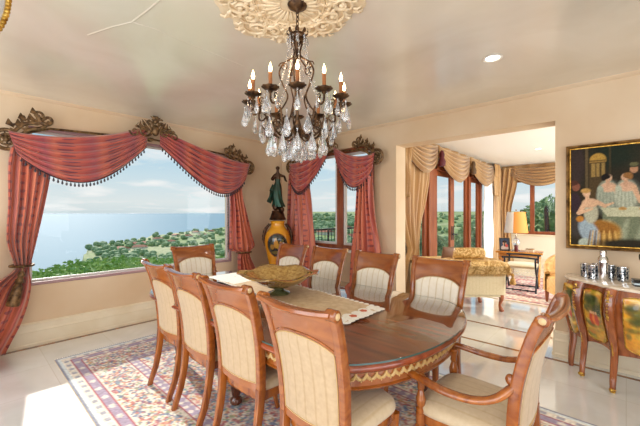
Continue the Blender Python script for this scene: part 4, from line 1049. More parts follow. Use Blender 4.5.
# ------------------------------------------------------------------ commode
cm = thing('commode', 'gilt-mounted bombe commode with painted landscape panels and marble top', 'commode', (0,0,0))
base = [(-.425,4.19),(-.435,4.08),(-.395,3.96),(-.31,3.885),(-.20,3.80),(-.09,3.69),(.12,3.635),(.45,3.61),(.78,3.635),(.99,3.69),(1.10,3.80),(1.21,3.885),(1.295,3.96),(1.335,4.08),(1.325,4.19)]
bp = cr([(x, y, 0) for x, y in base], 6)
cen = Vector((.45, 4.15, 0))
def bul(z): return interp(z, [.28,.40,.55,.68,.80,.86], [-.055,-.035,.0,.022,.012,-.005])
def cpt(i, z, off=0):
    i = max(0, min(len(bp)-1.001, i)); k = int(i); p = bp[k].lerp(bp[k+1], i-k); t = (bp[min(k+1, len(bp)-1)]-bp[k]).normalized(); nrm = Vector((t.y, -t.x, 0))
    if nrm.dot(p-cen) < 0: nrm = -nrm
    q = p+nrm*(bul(z)+off); return Vector((q.x, min(q.y, 4.2), z))
NB = len(bp)-1
legs = [6*1.0, 6*3, 6*5, 6*9, 6*11, 6*13]
def zbot(i):
    ks = [0, 6, 18, 30, 54, 66, 78, 84]
    for a, c in zip(ks, ks[1:]):
        if a <= i <= c: t = (i-a)/(c-a); return .30+.045*math.sin(PI*t)**.7 if (c-a) > 6 else .31
    return .31
b = MB(); v = []; f = []; nz = 14
for j in range(nz+1):
    for i in range(NB+1):
        z0 = zbot(i); z = z0+(.862-z0)*j/nz; v.append(cpt(i, z))
for j in range(nz):
    for i in range(NB): k = j*(NB+1)+i; f.append((k, k+1, k+NB+2, k+NB+1))
b.add(v, f); b.build('body', 'commode', cm, angle=60)
b = MB()
def topo(off, z): return [tuple(cpt(i/2, .86, off).xy)+(z,) for i in range(2*NB+1)]
b.loft([topo(.004,.862), topo(.022,.866), topo(.026,.876), topo(.020,.885), topo(.012,.888)]); t_ = b.build('marble_top', 'marble', cm, angle=50); t_['label'] = 'cream marble top'
for li in legs:
    if li in (6, 78): P = [cpt(li, z, o) for z, o in ((.6,-.01),(.45,-.005),(.3,.0),(.15,.015),(.05,.02),(0,.02))]
    else: P = [cpt(li, z, o) for z, o in ((.86,.006),(.76,.016),(.66,.018),(.5,.010),(.35,.004),(.2,.024),(.08,.038),(0.012,.040))]
    n = len(P); pz = cr(P, 4); m = len(pz)
    b = MB(); b.tube(pz, [(.046-.026*(i/(m-1))**.8, .040-.020*(i/(m-1))**.8) for i in range(m)], 10, pw=2.6, up=(0,1,0)); b.build('leg', 'commode', cm)
    if li in (6, 78): continue
    g = MB(); nn = (cpt(li, .5, .1)-cpt(li, .5, 0)).normalized(); tt = nn.cross(Vector((0,0,1)))
    for k in range(9):
        z = .845-.026*k; p = cpt(li, z, .036+.004*math.sin(k)); w = .030*(1-k/12); sg = 1 if k % 2 else -1
        g.tube([p-tt*w*sg, p+nn*.012, p+tt*w*sg*.6-Vector((0,0,.03))], [(.006,.006),(.016,.010),(.004,.004)], 6)
        g.sphere(p, (.015,.015,.018), 6, 5)
    g.tube([cpt(li, z, .030+(.01 if z < .3 else 0)) for z in (.64,.55,.45,.38)], .005, 6)
    g.tube([cpt(li, z, .034 if z > .12 else .05) for z in (.40,.3,.2,.1)], .0045, 6)
    g.build('gilt_mount', 'gold', cm)['label'] = 'gilt bronze corner mount'
    g = MB(); p = cpt(li, .02, .04)
    g.sphere((p.x, p.y, .024), (.024,.024,.020), 8, 6); q = p+nn*.022; g.sphere((q.x, q.y, .022), (.016,.016,.016), 8, 6); g.tube([(p.x, p.y, .0), p+Vector((0,0,.11))], [(.022,.02),(.017,.016)], 8)
    g.build('gilt_foot', 'gold', cm)['label'] = 'gilt scroll foot'
def panelcanvas(w, h, seed):
    r = random.Random(seed); c = Cv(w, h, 170, hexc('#c88a24'))
    c.tex(13, .35)
    for k in range(70):
        col = r.choice(['#e0a020', '#c4741c', '#8c8a28', '#5a5e20', '#b89a30', '#e8b840', '#5c6228', '#c87c20', '#e8c050'])
        yy = r.uniform(0, h); c.ell(r.uniform(0, w), yy, r.uniform(.02, .07), r.uniform(.012, .035), hexc(col), r.uniform(-.4, .4), soft=.8, a=.75)
    for k in range(16): c.ell(r.uniform(.1*w, .9*w), r.uniform(.55*h, .85*h), .05, .03, hexc('#3e4c24'), r.uniform(-.5, .5), soft=.9, a=.7)
    for k in range(3): c.ell(w*(.35+.14*k), h*.42, .022, .05, hexc(r.choice(['#c43c14', '#e07020', '#d8a868'])), soft=.4); c.ell(w*(.35+.14*k), h*.42+.06, .012, .014, hexc('#d8a878'))
    c.tex(70, .12); return c
sh = Cv
for q, (i0, i1, z0, z1) in enumerate(((7.0,16.0,.36,.825),(20.4,27.8,.37,.825),(32.6,41.5,.36,.825),(42.5,51.4,.36,.825),(56.2,63.6,.37,.825),(68,77,.36,.825))):
    w = (cpt(i1, .6)-cpt(i0, .6)).length; pc = panelcanvas(w, z1-z0, q+3)
    def pf(u, v, off=.006):
        # rounded corners / shaped lower edge by squeezing
        vv = v; lo = z0+.045*(abs(2*u-1)**3) ; hi = z1-.02*(abs(2*u-1)**4); return cpt(i0+(i1-i0)*u, lo+(hi-lo)*vv, off)
    dr = MB(); dr.sheet(lambda u, v: pf(u*1.06-.03, v*1.06-.03, .003), 24, 24); D = dr.build('door', 'commode', cm, angle=180)
    canvas_obj(pc, 'painted_panel', lambda u, v: tuple(pf(u, v, .006)), 'panel', D)['label'] = 'landscape panel in gold and green'
    g = MB(); P = [pf(u/16, 0, .008) for u in range(17)]+[pf(1, k/16, .008) for k in range(1, 17)]+[pf(1-u/16, 1, .008) for u in range(1, 17)]+[pf(0, 1-k/16, .008) for k in range(1, 16)]
    g.tube(P, .0045, 6, closed=True); g.build('gilt_border', 'gold', D)
# things on the commode
TZ = .8885
def mosaic():
    m, nt, b = newmat('mirror_mosaic'); v = nt.nodes.new('ShaderNodeTexVoronoi'); v.inputs['Scale'].default_value = 110
    r = nt.nodes.new('ShaderNodeValToRGB'); tc = nt.nodes.new('ShaderNodeTexCoord'); r.color_ramp.interpolation = 'CONSTANT'
    e = r.color_ramp.elements; e[0].color = hexc('#20262e'); e[1].position = .3; e[1].color = hexc('#cfd6de'); x = e.new(.55); x.color = hexc('#6a7886'); x = e.new(.75); x.color = hexc('#f0f2f4')
    nt.links.new(tc.outputs['Object'], v.inputs[0]); nt.links.new(v.outputs['Color'], r.inputs[0]); nt.links.new(r.outputs[0], b.inputs['Base Color']); S(b, Metallic=.8, Roughness=.15); return m
M['mosaic'] = mosaic()
sk_ = thing('cocktail_shaker', 'tall polished steel cocktail shaker standing on the commode', 'cocktail shaker', (-.155, 3.95, TZ))
b = MB(); b.lathe([(.034,0),(.036,.004),(.040,.10),(.043,.165),(.044,.168)], (0,0,0), 24); b.build('shaker_body', 'silver', sk_)
b = MB(); b.lathe([(.0445,.166),(.044,.178),(.036,.205),(.027,.218),(.025,.222)], (0,0,0), 24); b.build('shoulder', 'silver', sk_)
b = MB(); b.lathe([(.026,.221),(.026,.262),(.022,.271),(.001,.274)], (0,0,0), 24); b.build('cap', 'silver', sk_)
gl = thing('mosaic_tumbler', 'leftmost of the silver mosaic tumblers on the commode', 'tumbler', (-.285, 4.07, TZ), 0, 'silver mosaic tumblers on the commode')
b = MB(); b.lathe([(.034,0),(.040,.004),(.044,.088),(.045,.09),(.042,.09),(.038,.008),(.001,.006)], (0,0,0), 24); b.build('tumbler_wall', 'mosaic', gl)
b = MB(); b.lathe([(.0452,.0885),(.0462,.091),(.0455,.0935),(.042,.0925)], (0,0,0), 24); b.build('rim', 'silver', gl); gl.scale = (1, 1, 1.4)
for (x, y, lb) in ((-.232, 3.985, 'silver mosaic tumbler just left of the cocktail shaker'), (-.105, 4.12, 'silver mosaic tumbler half hidden behind the cocktail shaker'), (-.022, 4.03, 'silver mosaic tumbler standing apart, right of the cocktail shaker'), (-.205, 4.13, 'silver mosaic tumbler in the back between the two left ones and the shaker')):
    dup(gl, (x, y, TZ), .5, lb)
bx = thing('decorative_box', 'small dark box with a pale band at the right end of the commode view', 'box', (.115, 3.86, TZ), .2)
b = MB(); b.box(-.075,.075,-.045,.045,0,.045); b.build('box_body', 'black', bx, smooth=False, bevel=.004)
b = MB(); b.box(-.076,.076,-.046,.046,.014,.028); b.build('band', plain('pale_band', hexc('#b8cad2'), .3), bx, smooth=False)
b = MB(); b.box(-.078,.078,-.048,.048,.045,.056); b.build('lid', 'black', bx, smooth=False, bevel=.004)
cn = thing('figurine', 'black figurine cut off by the right edge of the photo, on the commode', 'figurine', (.14, 4.03, TZ))
b = MB(); b.lathe([(.05,0),(.052,.012),(.02,.03),(.012,.06),(.012,.12),(.03,.15),(.05,.18),(.045,.2),(.02,.225),(.012,.235),(.026,.255),(.022,.28),(.001,.29)], (0,0,0), 20); b.build('stem', 'black', cn)
b = MB(); b.tube(cr([(-.03,0,.17),(-.052,0,.21),(-.05,0,.25),(-.02,0,.26)], 4), .007, 6); b.build('arm', 'black', cn)

# ------------------------------------------------------------------ rugs
def rug(name, x0, x1, y0, y1, res, label, pal, rot=0, seed=1, z=.001):
    w, h = x1-x0, y1-y0; nx, ny = int(w*res), int(h*res); X, Y = np.meshgrid(np.linspace(0, w, nx+1), np.linspace(0, h, ny+1))
    d = np.minimum(np.minimum(X, w-X), np.minimum(Y, h-Y)); c = np.zeros(X.shape+(3,)); c[:] = np.array(pal['field'][:3])
    # perimeter coordinate along the border
    along = np.where(np.minimum(X, w-X) < np.minimum(Y, h-Y), Y, X)
    def put(m, col, a=1.0):
        m = np.clip(m.astype(float), 0, 1)[..., None]*a; c[:] = c*(1-m)+np.array(col[:3])*m
    rs = np.random.RandomState(seed)
    def motifs(d0, d1, n, cols, r0, r1, a=.9):
        """small flowers, mirrored in both axes"""
        for k in range(n):
            px, py = rs.uniform(0, w/2), rs.uniform(0, h/2); dd = min(px, py)
            if not (d0 < dd < d1): continue
            r = rs.uniform(r0, r1); col = cols[rs.randint(len(cols))]; ph = rs.uniform(0, 6)
            for qx in (px, w-px):
                for qy in (py, h-py):
                    i0, i1 = int(max(0, (qx-2*r)*res)), int(min(nx, (qx+2*r)*res+1)); j0, j1 = int(max(0, (qy-2*r)*res)), int(min(ny, (qy+2*r)*res+1))
                    sx_, sy_ = X[j0:j1+1, i0:i1+1]-qx, Y[j0:j1+1, i0:i1+1]-qy; rr = np.hypot(sx_, sy_); th = np.arctan2(sy_*(1 if qy == py else -1), sx_*(1 if qx == px else -1))
                    m = (rr < r*(.75+.3*np.cos(5*th+ph)))*a; c[j0:j1+1, i0:i1+1] = c[j0:j1+1, i0:i1+1]*(1-m[..., None])+np.array(col[:3])*m[..., None]
    P = {k: v for k, v in pal.items()}
    b0, b1, b2, b3 = .04, .11, .19, .50; b4 = .59
    motifs(b4, 9, int(6500*w*h/11), P['mots'], .008, .022)
    # curling vines
    vine = np.abs(np.sin(X*9+2*np.sin(Y*7))*np.cos(Y*8+2*np.sin(X*6)))
    put((d > b4) & (vine < .05), P['vine'], .55)
    put((d > b2) & (d < b3), P['cream']); motifs(b2+.02, b3-.02, int(7500*w*h/11), P['mots'], .007, .020)
    put((d > b2) & (d < b3) & (np.abs((d-.35)-.07*np.sin(along*11)) < .007), P['vine'], .7)
    put((d > b3) & (d < b4), P['band']); put((d > b3) & (d < b4) & (np.abs(np.sin(along*38)*np.sin((d-b3)*60)) > .6), P['cream'], .8)
    put((np.abs(d-b3) < .009) | (np.abs(d-b4) < .009), P['line'])
    put((d > b1) & (d < b2), P['band']); put((d > b1) & (d < b2) & (np.sin(along*34) * np.sin((d-b1)*39+.01) > .55), P['cream'], .8); put((np.abs(d-b1) < .008) | (np.abs(d-b2) < .009), P['line'])
    put((d > b0) & (d < b1), P['cream']); put((d > b0+.015) & (d < b1-.01) & (np.sin(along*55) > .2), P['blue'], .6)
    put((d > .015) & (d <= b0), P['edge']); put(d <= .015, P['vine'], .8)
    c *= (1+.12*rs.standard_normal(X.shape))[..., None]; c = np.clip(c, 0, 1)
    b = MB(); b.sheet(lambda u, v: ((u-.5)*w, (v-.5)*h, .009), nx, ny)
    t = thing(name, label, 'rug', ((x0+x1)/2, (y0+y1)/2, z), rot)
    o = b.build('pile', 'rug', t, recalc=False); colour(o, np.concatenate([c.reshape(-1, 3), np.ones((c.shape[0]*c.shape[1], 1))], 1))
    b = MB(); b.box(-w/2, w/2, -h/2, h/2, 0, .0085); b.build('backing', 'linen', t, smooth=False)
    b = MB()
    for s in (-1, 1):
        for k in range(int(h/.02)):
            y = -h/2+.01+k*.02; b.box(min(s*w/2, s*(w/2+.035)), max(s*w/2, s*(w/2+.035)), y-.003, y+.003, 0, .004)
    e = b.build('fringe', 'lace', t, smooth=False); e['kind'] = 'stuff'
    return t
H_ = hexc
rug('area_rug', -4.26, .42, .65, 3.03, 80, 'large cream and red floral oriental rug under the dining table', dict(field=H_('#e2d8c8'), cream=H_('#e9e1d2'), band=H_('#a596ac'), line=H_('#ac5c66'), blue=H_('#5a6a94'), edge=H_('#dfe6e6'), vine=H_('#6a7896'), mots=[H_(x) for x in ('#b8605a', '#c47a6c', '#5c6c90', '#7c8cac', '#d0a070', '#98a480', '#a0586a', '#dcb890', '#7494a0', '#cc8a80')]), seed=4)
rug('area_rug', -2.35, -.2, 6.35, 9.1, 45, 'faded red and cream oriental rug on the sunroom floor', dict(field=H_('#c98f86'), cream=H_('#ddc9b4'), band=H_('#a85a56'), line=H_('#7c3038'), blue=H_('#5a6a8c'), edge=H_('#d8ccb8'), vine=H_('#4a4450'), mots=[H_(x) for x in ('#a8443c', '#e4d8c4', '#3c4c68', '#b8766a', '#e8dcc8')]), seed=9)
# ------------------------------------------------------------------ sunroom furniture
ca, sa = math.cos(aa_), math.sin(aa_)
def rf(r, F): return (ca*r-sa*F, sa*r+ca*F)
def rrect(x0, x1, y0, y1, r, n=5):
    P = []
    for cx, cy, a0 in ((x1-r, y1-r, 0), (x0+r, y1-r, PI/2), (x0+r, y0+r, PI), (x1-r, y0+r, 1.5*PI)):
        for k in range(n+1): a = a0+PI/2*k/n; P.append((cx+r*math.cos(a), cy+r*math.sin(a)))
    return P
sf = thing('chaise', 'cream upholstered chaise with carved legs standing behind the archway', 'chaise', (*rf(2.05, 5.02), 0), aa_)
M['cream'] = stripe_fabric('cream_upholstery', hexc('#cbbb98'), hexc('#c4b390'), 120)
b = MB()
L = [[(x, y, z) for x, y in rrect(-.62+i, .78-i, 0+i, .62-i, .06)] for z, i in ((.245,.03),(.26,.0),(.45,0),(.60,.0),(.69,.01),(.72,.05),(.725,.1))]
b.loft(L); b.build('body', 'cream', sf, angle=60)
for x, y in ((.70,.05),(.62,.56),(-.54,.06),(-.54,.56)):
    b = MB(); b.tube(cr([(x,y,.27),(x+.015,y-.012,.2),(x-.005,y,.10),(x+.01,y-.01,.035),(x+.02,y-.02,0)], 5), [.040,.042,.043,.042,.038,.034,.03,.026,.023,.021,.020,.021,.023,.026,.03,.032,.033,.034,.034,.03,.024], 10); b.build('leg', 'redwood', sf)
b = MB(); b.loft([[(x, y, z) for x, y in rrect(-.61, .77, .01, .61, .06)] for z in (.225,.25)]); b.build('rail', 'cream', sf)
th = MB()
def tf(u, v):
    x = -.60+1.43*u; y = -.045+v*.74; z = .748+.012*math.sin(u*17)*math.sin(v*9)
    e = .04
    if v < .10: z = .752-(.10-v)/.10*.17; y = -.035-.006*math.sin(u*40)
    if u > .975: z = min(z, .75-(u-.975)/.025*.19); x = .815+.006*math.sin(v*30)
    return (x, y, z)
th.sheet(tf, 80, 30, .008, (0,0,1)); tw = th.build('throw_blanket', 'throw', None); tw.location = sf.location; tw.rotation_euler = sf.rotation_euler
tag(tw, 'gold brocade throw with fringe draped over the cream chaise', 'throw')
b = MB()
for k in range(88):
    u = (k+.5)/88; p = tf(u, 0); b.tube([(p[0], p[1], p[2]), (p[0], p[1]-.004, p[2]-.035)], [.006,.004], 4)
f_ = b.build('fringe', 'goldfringe', tw); f_['kind'] = 'stuff'
b = MB(); b.lathe([(.006,0),(.018,-.02),(.022,-.04),(.012,-.055),(.03,-.09),(.046,-.16),(.04,-.17),(.001,-.165)], (.835, -.05, .60), 12); f_ = b.build('tassel', 'goldfringe', tw)
def pillow(name, loc, rot, s, mat, label):
    b = MB()
    def g(sg):
        return lambda u, v: ((u-.5)*s[0]*(1-.10*math.sin(PI*v)), sg*s[1]*(math.sin(PI*u)*math.sin(PI*v))**.45, (v-.5)*s[2]*(1-.1*math.sin(PI*u)))
    b.sheet(g(1), 18, 18); b.sheet(g(-1), 18, 18); o = b.build(name, mat, None, angle=180); o.location = loc; o.rotation_euler = rot; tag(o, label, 'cushion'); 
    return o
c1 = MB(); c1.lathe([(.001,-.26),(.05,-.26),(.085,-.235),(.09,-.2),(.09,.2),(.085,.235),(.05,.26),(.001,.26)], (0,0,0), 20); bo = c1.build('bolster_cushion', 'throw'); bo.rotation_euler = (0, PI/2, aa_)
x, y = rf(2.42, 5.42); bo.location = (x, y, .845); tag(bo, 'gold brocade bolster cushion lying on the chaise throw', 'cushion')
x, y = rf(2.03, 5.28); pillow('throw_pillow', (x, y, .875), (.25, 0, aa_+.3), (.22, .05, .20), plain('brown_velvet', hexc('#7a5640'), .6), 'small brown cushion standing on the chaise behind the fourth window-side chair')
# side table with lamp, photo, vase
st_ = thing('console_table', 'honey-coloured wooden table under the sunroom lamp', 'table', (-1.66, 8.02, 0), .12)
M['honey'] = noise_mat('honey_wood', hexc('#b06a20'), hexc('#d99a44'), 6, .25, stretch=(.5,3,3), coat=.5)
b = MB(); b.box(-.42,.42,-.26,.26,.66,.70); b.build('tabletop', 'honey', st_, smooth=False, bevel=.012)
b = MB(); b.box(-.37,.37,-.21,.21,.60,.66); b.build('apron', 'honey', st_, smooth=False, bevel=.005)
for sx_ in (-1,1):
    for sy_ in (-1,1): b = MB(); b.lathe([(.018,0),(.024,.02),(.02,.05),(.026,.3),(.034,.5),(.028,.52),(.038,.54),(.038,.59)], (sx_*.34, sy_*.17, 0), 12); b.build('leg', 'honey', st_)
TT = .7005
lp = thing('table_lamp', 'table lamp with half white half amber drum shade on the honey table', 'lamp', (-1.73, 8.05, TT))
b = MB(); b.lathe([(.08,0),(.085,.012),(.05,.025),(.03,.05),(.05,.10),(.075,.16),(.07,.22),(.03,.26),(.015,.28),(.012,.36)], (0,0,0), 20); b.build('base', 'crystal', lp)
b = MB(); b.tube([(0,0,.28),(0,0,.80)], .006, 6); b.sphere((0,0,.86), .015, 8, 6); b.tube([(-.2,0,.81),(0,0,.81),(.2,0,.81)], .003, 5); b.build('harp', 'brass', lp)
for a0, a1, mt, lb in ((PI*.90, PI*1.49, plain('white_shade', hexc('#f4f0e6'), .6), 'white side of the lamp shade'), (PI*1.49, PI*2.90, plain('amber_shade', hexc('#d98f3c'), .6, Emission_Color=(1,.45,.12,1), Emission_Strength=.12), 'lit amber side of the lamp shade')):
    b = MB()
    for r0, r1 in ((.17, .225),):
        b.sheet(lambda u, v: ((r1+(r0-r1)*v)*math.cos(a0+(a1-a0)*u), (r1+(r0-r1)*v)*math.sin(a0+(a1-a0)*u), .38+.44*v), 26, 4, .004, (0,0,1))
    b.build('lamp_shade', mt, lp)['label'] = lb
ph = thing('photo_frame', 'dark picture frame with a photo, standing on the honey table', 'picture frame', (-1.90, 7.86, TT), .45)
b = MB(); mt_ = Matrix.Rotation(-.18, 4, 'X')
for q in ((-.10,-.075,0,.27),(.075,.10,0,.27),(-.075,.075,0,.025),(-.075,.075,.245,.27)): b.box(q[0], q[1], -.01, .01, q[2], q[3], mat=mt_)
b.build('frame', 'blackiron', ph, smooth=False)
pc = Cv(.15, .22, 200, hexc('#3c4658')); pc.ell(.075,.13,.035,.045,hexc('#c09478')); pc.ell(.075,.165,.04,.025,hexc('#3a2418')); pc.ell(.075,.03,.07,.06,hexc('#b8a8a0')); pc.ell(.11,.08,.03,.03,hexc('#c05048'))
o_ = canvas_obj(pc, 'photo', lambda u, v: ((u-.5)*.15, -.004-.22*v*math.sin(-.18)*-1*0+.0, .025+.22*v), 'paint', ph); o_.rotation_euler = (-.18, 0, 0)
b = MB(); b.box(-.01,.01,.0,.005,0,.2, mat=Matrix.Translation((0,.03,0)) @ Matrix.Rotation(.2, 4, 'X')); b.build('easel_back', 'blackiron', ph, smooth=False)
vs = thing('trinket_box', 'small pale trinket box right of the sunroom lamp', 'box', (-1.46, 7.98, TT))
b = MB(); b.box(-.07,.07,-.05,.05,0,.05); b.build('box_body', 'marble', vs, smooth=False, bevel=.006); b = MB(); b.box(-.073,.073,-.053,.053,.05,.062); b.build('lid', 'brass', vs, smooth=False, bevel=.004)
vs = thing('candle_jar', 'dark red candle in a jar in front of the sunroom lamp', 'candle', (-1.68, 7.84, TT))
b = MB(); b.lathe([(.03,0),(.035,.01),(.035,.13),(.03,.135),(.001,.135)], (0,0,0), 14); b.build('wax', plain('wine_wax', hexc('#6a2a30'), .4), vs); b = MB(); b.lathe([(.036,.10),(.04,.14),(.04,.16),(.036,.16)], (0,0,0), 14); b.build('glass_collar', 'tglass', vs)
# X-frame stool
sl = thing('curule_stool', 'black iron X-frame stool with cream cushion in front of the honey table', 'stool', (-1.50, 7.42, 0), .10+PI/2)
b = MB()
for y in (-.24, .24):
    pass
for sx_ in (-1, 1):
    for y in (-.25, .25):
        b = MB(); P = cr([(sx_*.30, y, .66), (sx_*.335, y, .60), (sx_*.30, y, .50), (sx_*.16, y, .36), (0, y, .28), (-sx_*.10, y, .20), (-sx_*.20, y, .08), (-sx_*.27, y, 0)], 4)
        b.tube(P, .016, 8, up=(0,1,0)); b.build('leg', 'blackiron', sl)
    b = MB(); b.tube([(sx_*.30, -.30, .655), (sx_*.30, -.1, .665), (sx_*.30, .1, .665), (sx_*.30, .30, .655)], .017, 8); b.build('armrest', 'blackiron', sl)
    b = MB(); b.tube([(sx_*.235, -.25, .045), (sx_*.235, .25, .045)], .013, 8)
    for k in (-.12, 0, .12): b.lathe([(.013,-.02),(.022,0),(.013,.02)], (0,0,0), 8, mat=Matrix.Translation((sx_*.235, k, .045)) @ Matrix.Rotation(PI/2, 4, 'X'))
    b.build('stretcher', 'blackiron', sl)
b = MB(); b.loft([[(x, y, z) for x, y in rrect(-.27+i, .27-i, -.26+i, .26-i, .05)] for z, i in ((.46,.02),(.475,0),(.50,0),(.52,.03),(.53,.1))]); b.build('seat_cushion', 'cream', sl)
b = MB(); b.box(-.28,.28,-.262,-.235,.445,.47); b.box(-.28,.28,.235,.262,.445,.47); b.build('seat_rail', 'blackiron', sl, smooth=False)
# partly hidden tan chair at the jamb
tc_ = thing('slipper_chair', 'tan upholstered chair mostly hidden behind the right archway jamb', 'chair', (-.62, 6.62, 0), .5)
M['tan'] = noise_mat('tan_upholstery', hexc('#b58548'), hexc('#d3a868'), 20, .6)
b = MB(); b.loft([[(x, y, z) for x, y in rrect(-.34+i, .34-i, -.32+i, .32-i, .10)] for z, i in ((.20,.03),(.22,0),(.40,0),(.46,.02),(.48,.08))]); b.build('seat', 'tan', tc_)
b = MB(); b.sheet(lambda u, v: (.36*math.cos(PI*(.0+u)), .10+.30*math.sin(PI*u), .22+v*(.30+.25*math.sin(PI*u))), 24, 10, .0, None)
b.sheet(lambda u, v: (.29*math.cos(PI*(.0+u)), .10+.23*math.sin(PI*u), .22+v*(.30+.25*math.sin(PI*u))), 24, 10)
b.tube([(.325*math.cos(PI*u/24), .10+.265*math.sin(PI*u/24), .52+.25*math.sin(PI*u/24)) for u in range(25)], .04, 10); b.build('backrest', 'tan', tc_)
for x in (-.28,.28):
    for y in (-.24,.24): b = MB(); b.lathe([(.018,0),(.03,.15),(.034,.21)], (x,y,0), 10); b.build('leg', 'redwood', tc_)
# recessed lights
def can(x, y, label, z=H):
    t = thing('recessed_light', label, 'ceiling light', (x, y, z))
    b = MB(); b.lathe([(.075,-.002),(.078,-.006),(.060,-.009),(.055,-.004),(.052,-.001)], (0,0,0), 28); b.build('trim_ring', 'white', t)
    b = MB(); b.lathe([(.052,-.003),(.001,-.004)], (0,0,0), 24); b.build('lamp_face', M['canlit'], t)
    l = bpy.data.lights.new('downlight', 'SPOT'); l.energy = CAN; l.spot_size = 2.6; l.spot_blend = .8; l.shadow_soft_size = .06; l.color = (1,.93,.84)
    o = bpy.data.objects.new('downlight', l); C.objects.link(o); o.location = (x, y, z-.03)
M['canlit'] = emit('lit_downlight', (1,.93,.8,1), 8)
CAN = 32
can(-.83, 3.05, 'round recessed ceiling light between the chandelier and the archway wall')
can(-4.1, -1.2, 'round recessed ceiling light above the left wall behind the camera')
can(.9, -.6, 'round recessed ceiling light behind the camera'); can(1.2, 3.0, 'round recessed ceiling light above the commode right end')
can(-1.32, 8.0, 'round recessed ceiling light in the sunroom ceiling')
# pendant at the upper left edge
pd = thing('beaded_pendant', 'beaded gold and glass pendant cut by the upper left corner of the photo', 'pendant light', (*rf(-1.56, 1.3), 2.17))
b = MB(); pr = [(.02,.0),(.08,.012),(.15,.05),(.20,.11),(.232,.19),(.245,.28),(.242,.36),(.22,.43)]
b.lathe(pr, (0,0,0), 40); b.build('glass_bowl', glass_mat('pendant_glass', (.86,.9,.97,1), 1.2, .05), pd)
for i in range(8):
    a = 2*PI*i/8+aa_+.0; b = MB()
    for k in range(26):
        t = k/25; z = .43*t; r = interp(z, [q[1] for q in pr], [q[0] for q in pr])+.006
        b.sphere((r*math.cos(a), r*math.sin(a), z), .0115, 7, 5)
    b.tube([(interp(.43*k/20, [q[1] for q in pr], [q[0] for q in pr])*math.cos(a), interp(.43*k/20, [q[1] for q in pr], [q[0] for q in pr])*math.sin(a), .43*k/20) for k in range(21)], .005, 5)
    b.build('bead_strand', 'gold', pd)
for zz in (.12, .43):
    b = MB(); r = interp(zz, [q[1] for q in pr], [q[0] for q in pr])+.004; b.tube([(r*math.cos(2*PI*i/40), r*math.sin(2*PI*i/40), zz) for i in range(40)], .012, 8, closed=True); b.build('amber_ring', 'brass', pd)
b = MB(); b.tube([(0,0,.43),(0,0,H-2.17)], .008, 8); b.tube([(-.24,0,.43),(0,0,.43),(.24,0,.43)], .006, 6); b.build('stem', 'brass', pd)
# balcony
b = MB(); b.box(-5.15, XC-.2, YB+.27, 11.5, -.14, -.02); struct(b.build('balcony_floor', plain('balcony_tile', hexc('#9c8e7c'), .7), smooth=False))
rl = thing('balcony_railing', 'black iron balcony railing outside the rear windows', 'railing', (-5.0, 0, -.02))
b = MB(); b.box(-.025,.025,4.55,11.4,1.13,1.17); b.build('handrail', 'black', rl, smooth=False)
b = MB(); b.box(-.015,.015,4.55,11.4,.09,.12); b.build('bottom_rail', 'black', rl, smooth=False)
for k in range(62):
    b = MB(); y = 4.6+k*.11; w = .03 if k % 10 == 0 else .011; b.box(-w/2, w/2, y-w/2, y+w/2, 0, 1.13); b.build('baluster', 'black', rl, smooth=False)

# ------------------------------------------------------------------ landscape
rs = np.random.RandomState(2)
def vnoise(x, y, s):
    return np.sin(x/s*1.3+np.sin(y/s*1.1)*1.7)*np.cos(y/s*1.2+np.sin(x/s*.9)*1.3)
def col_xy(X, Y):
    return np.array(ca*X+sa*Y), np.array(-sa*X+ca*Y)
cpx = [-400, 60, 78, 86, 108, 130, 155, 180, 213, 228, 262, 300, 1200]
cF = [60, 60, 150, 545, 620, 700, 820, 930, 1120, 1350, 2600, 6000, 9000]
SEA = -70
def coast(px): return np.interp(px, cpx, cF)
def ground(X, Y):
    r, F = col_xy(X, Y); D = np.hypot(X, Y); phi = np.arctan2(r, F); px = 320+332.2*np.tan(np.clip(phi, -1.2, 1.2))
    Fd = D*np.cos(np.clip(phi, -1.2, 1.2)); cD = coast(px)
    z = -2.2-.150*np.minimum(D, 310)-.012*np.clip(D-310, 0, 400)
    rise = np.clip((px-228)/60, 0, 1); z = z+rise*(np.clip((D-200)/900, 0, 1)*34+.05*np.minimum(D, 300)+np.clip((D-1500)/4000, 0, 1)*28)
    z += vnoise(X, Y, 40)*np.clip(D/300, 0, 1)*1.6+vnoise(X+50, Y, 140)*np.clip(D/500, 0, 1)*2.2
    k = np.clip((Fd-cD)/(22+.02*cD), 0, 1); k = k*k*(3-2*k)
    return z*(1-k)+(SEA-6)*k
nph, nd = 420, 150
phs = np.linspace(-PI*.62, PI*.62, nph); ds = 6*np.exp(np.linspace(0, math.log(9000/6), nd))
PHI, DD = np.meshgrid(phs, ds); rr_ = DD*np.sin(PHI); FF = DD*np.cos(PHI); GX = ca*rr_-sa*FF; GY = sa*rr_+ca*FF; GZ = ground(GX, GY)
keep_z = GZ.copy()
b = MB(); b.v = [tuple(p) for p in np.stack([GX, GY, GZ], -1).reshape(-1, 3)]
b.f = [(j*nph+i, j*nph+i+1, (j+1)*nph+i+1, (j+1)*nph+i) for j in range(nd-1) for i in range(nph-1)]
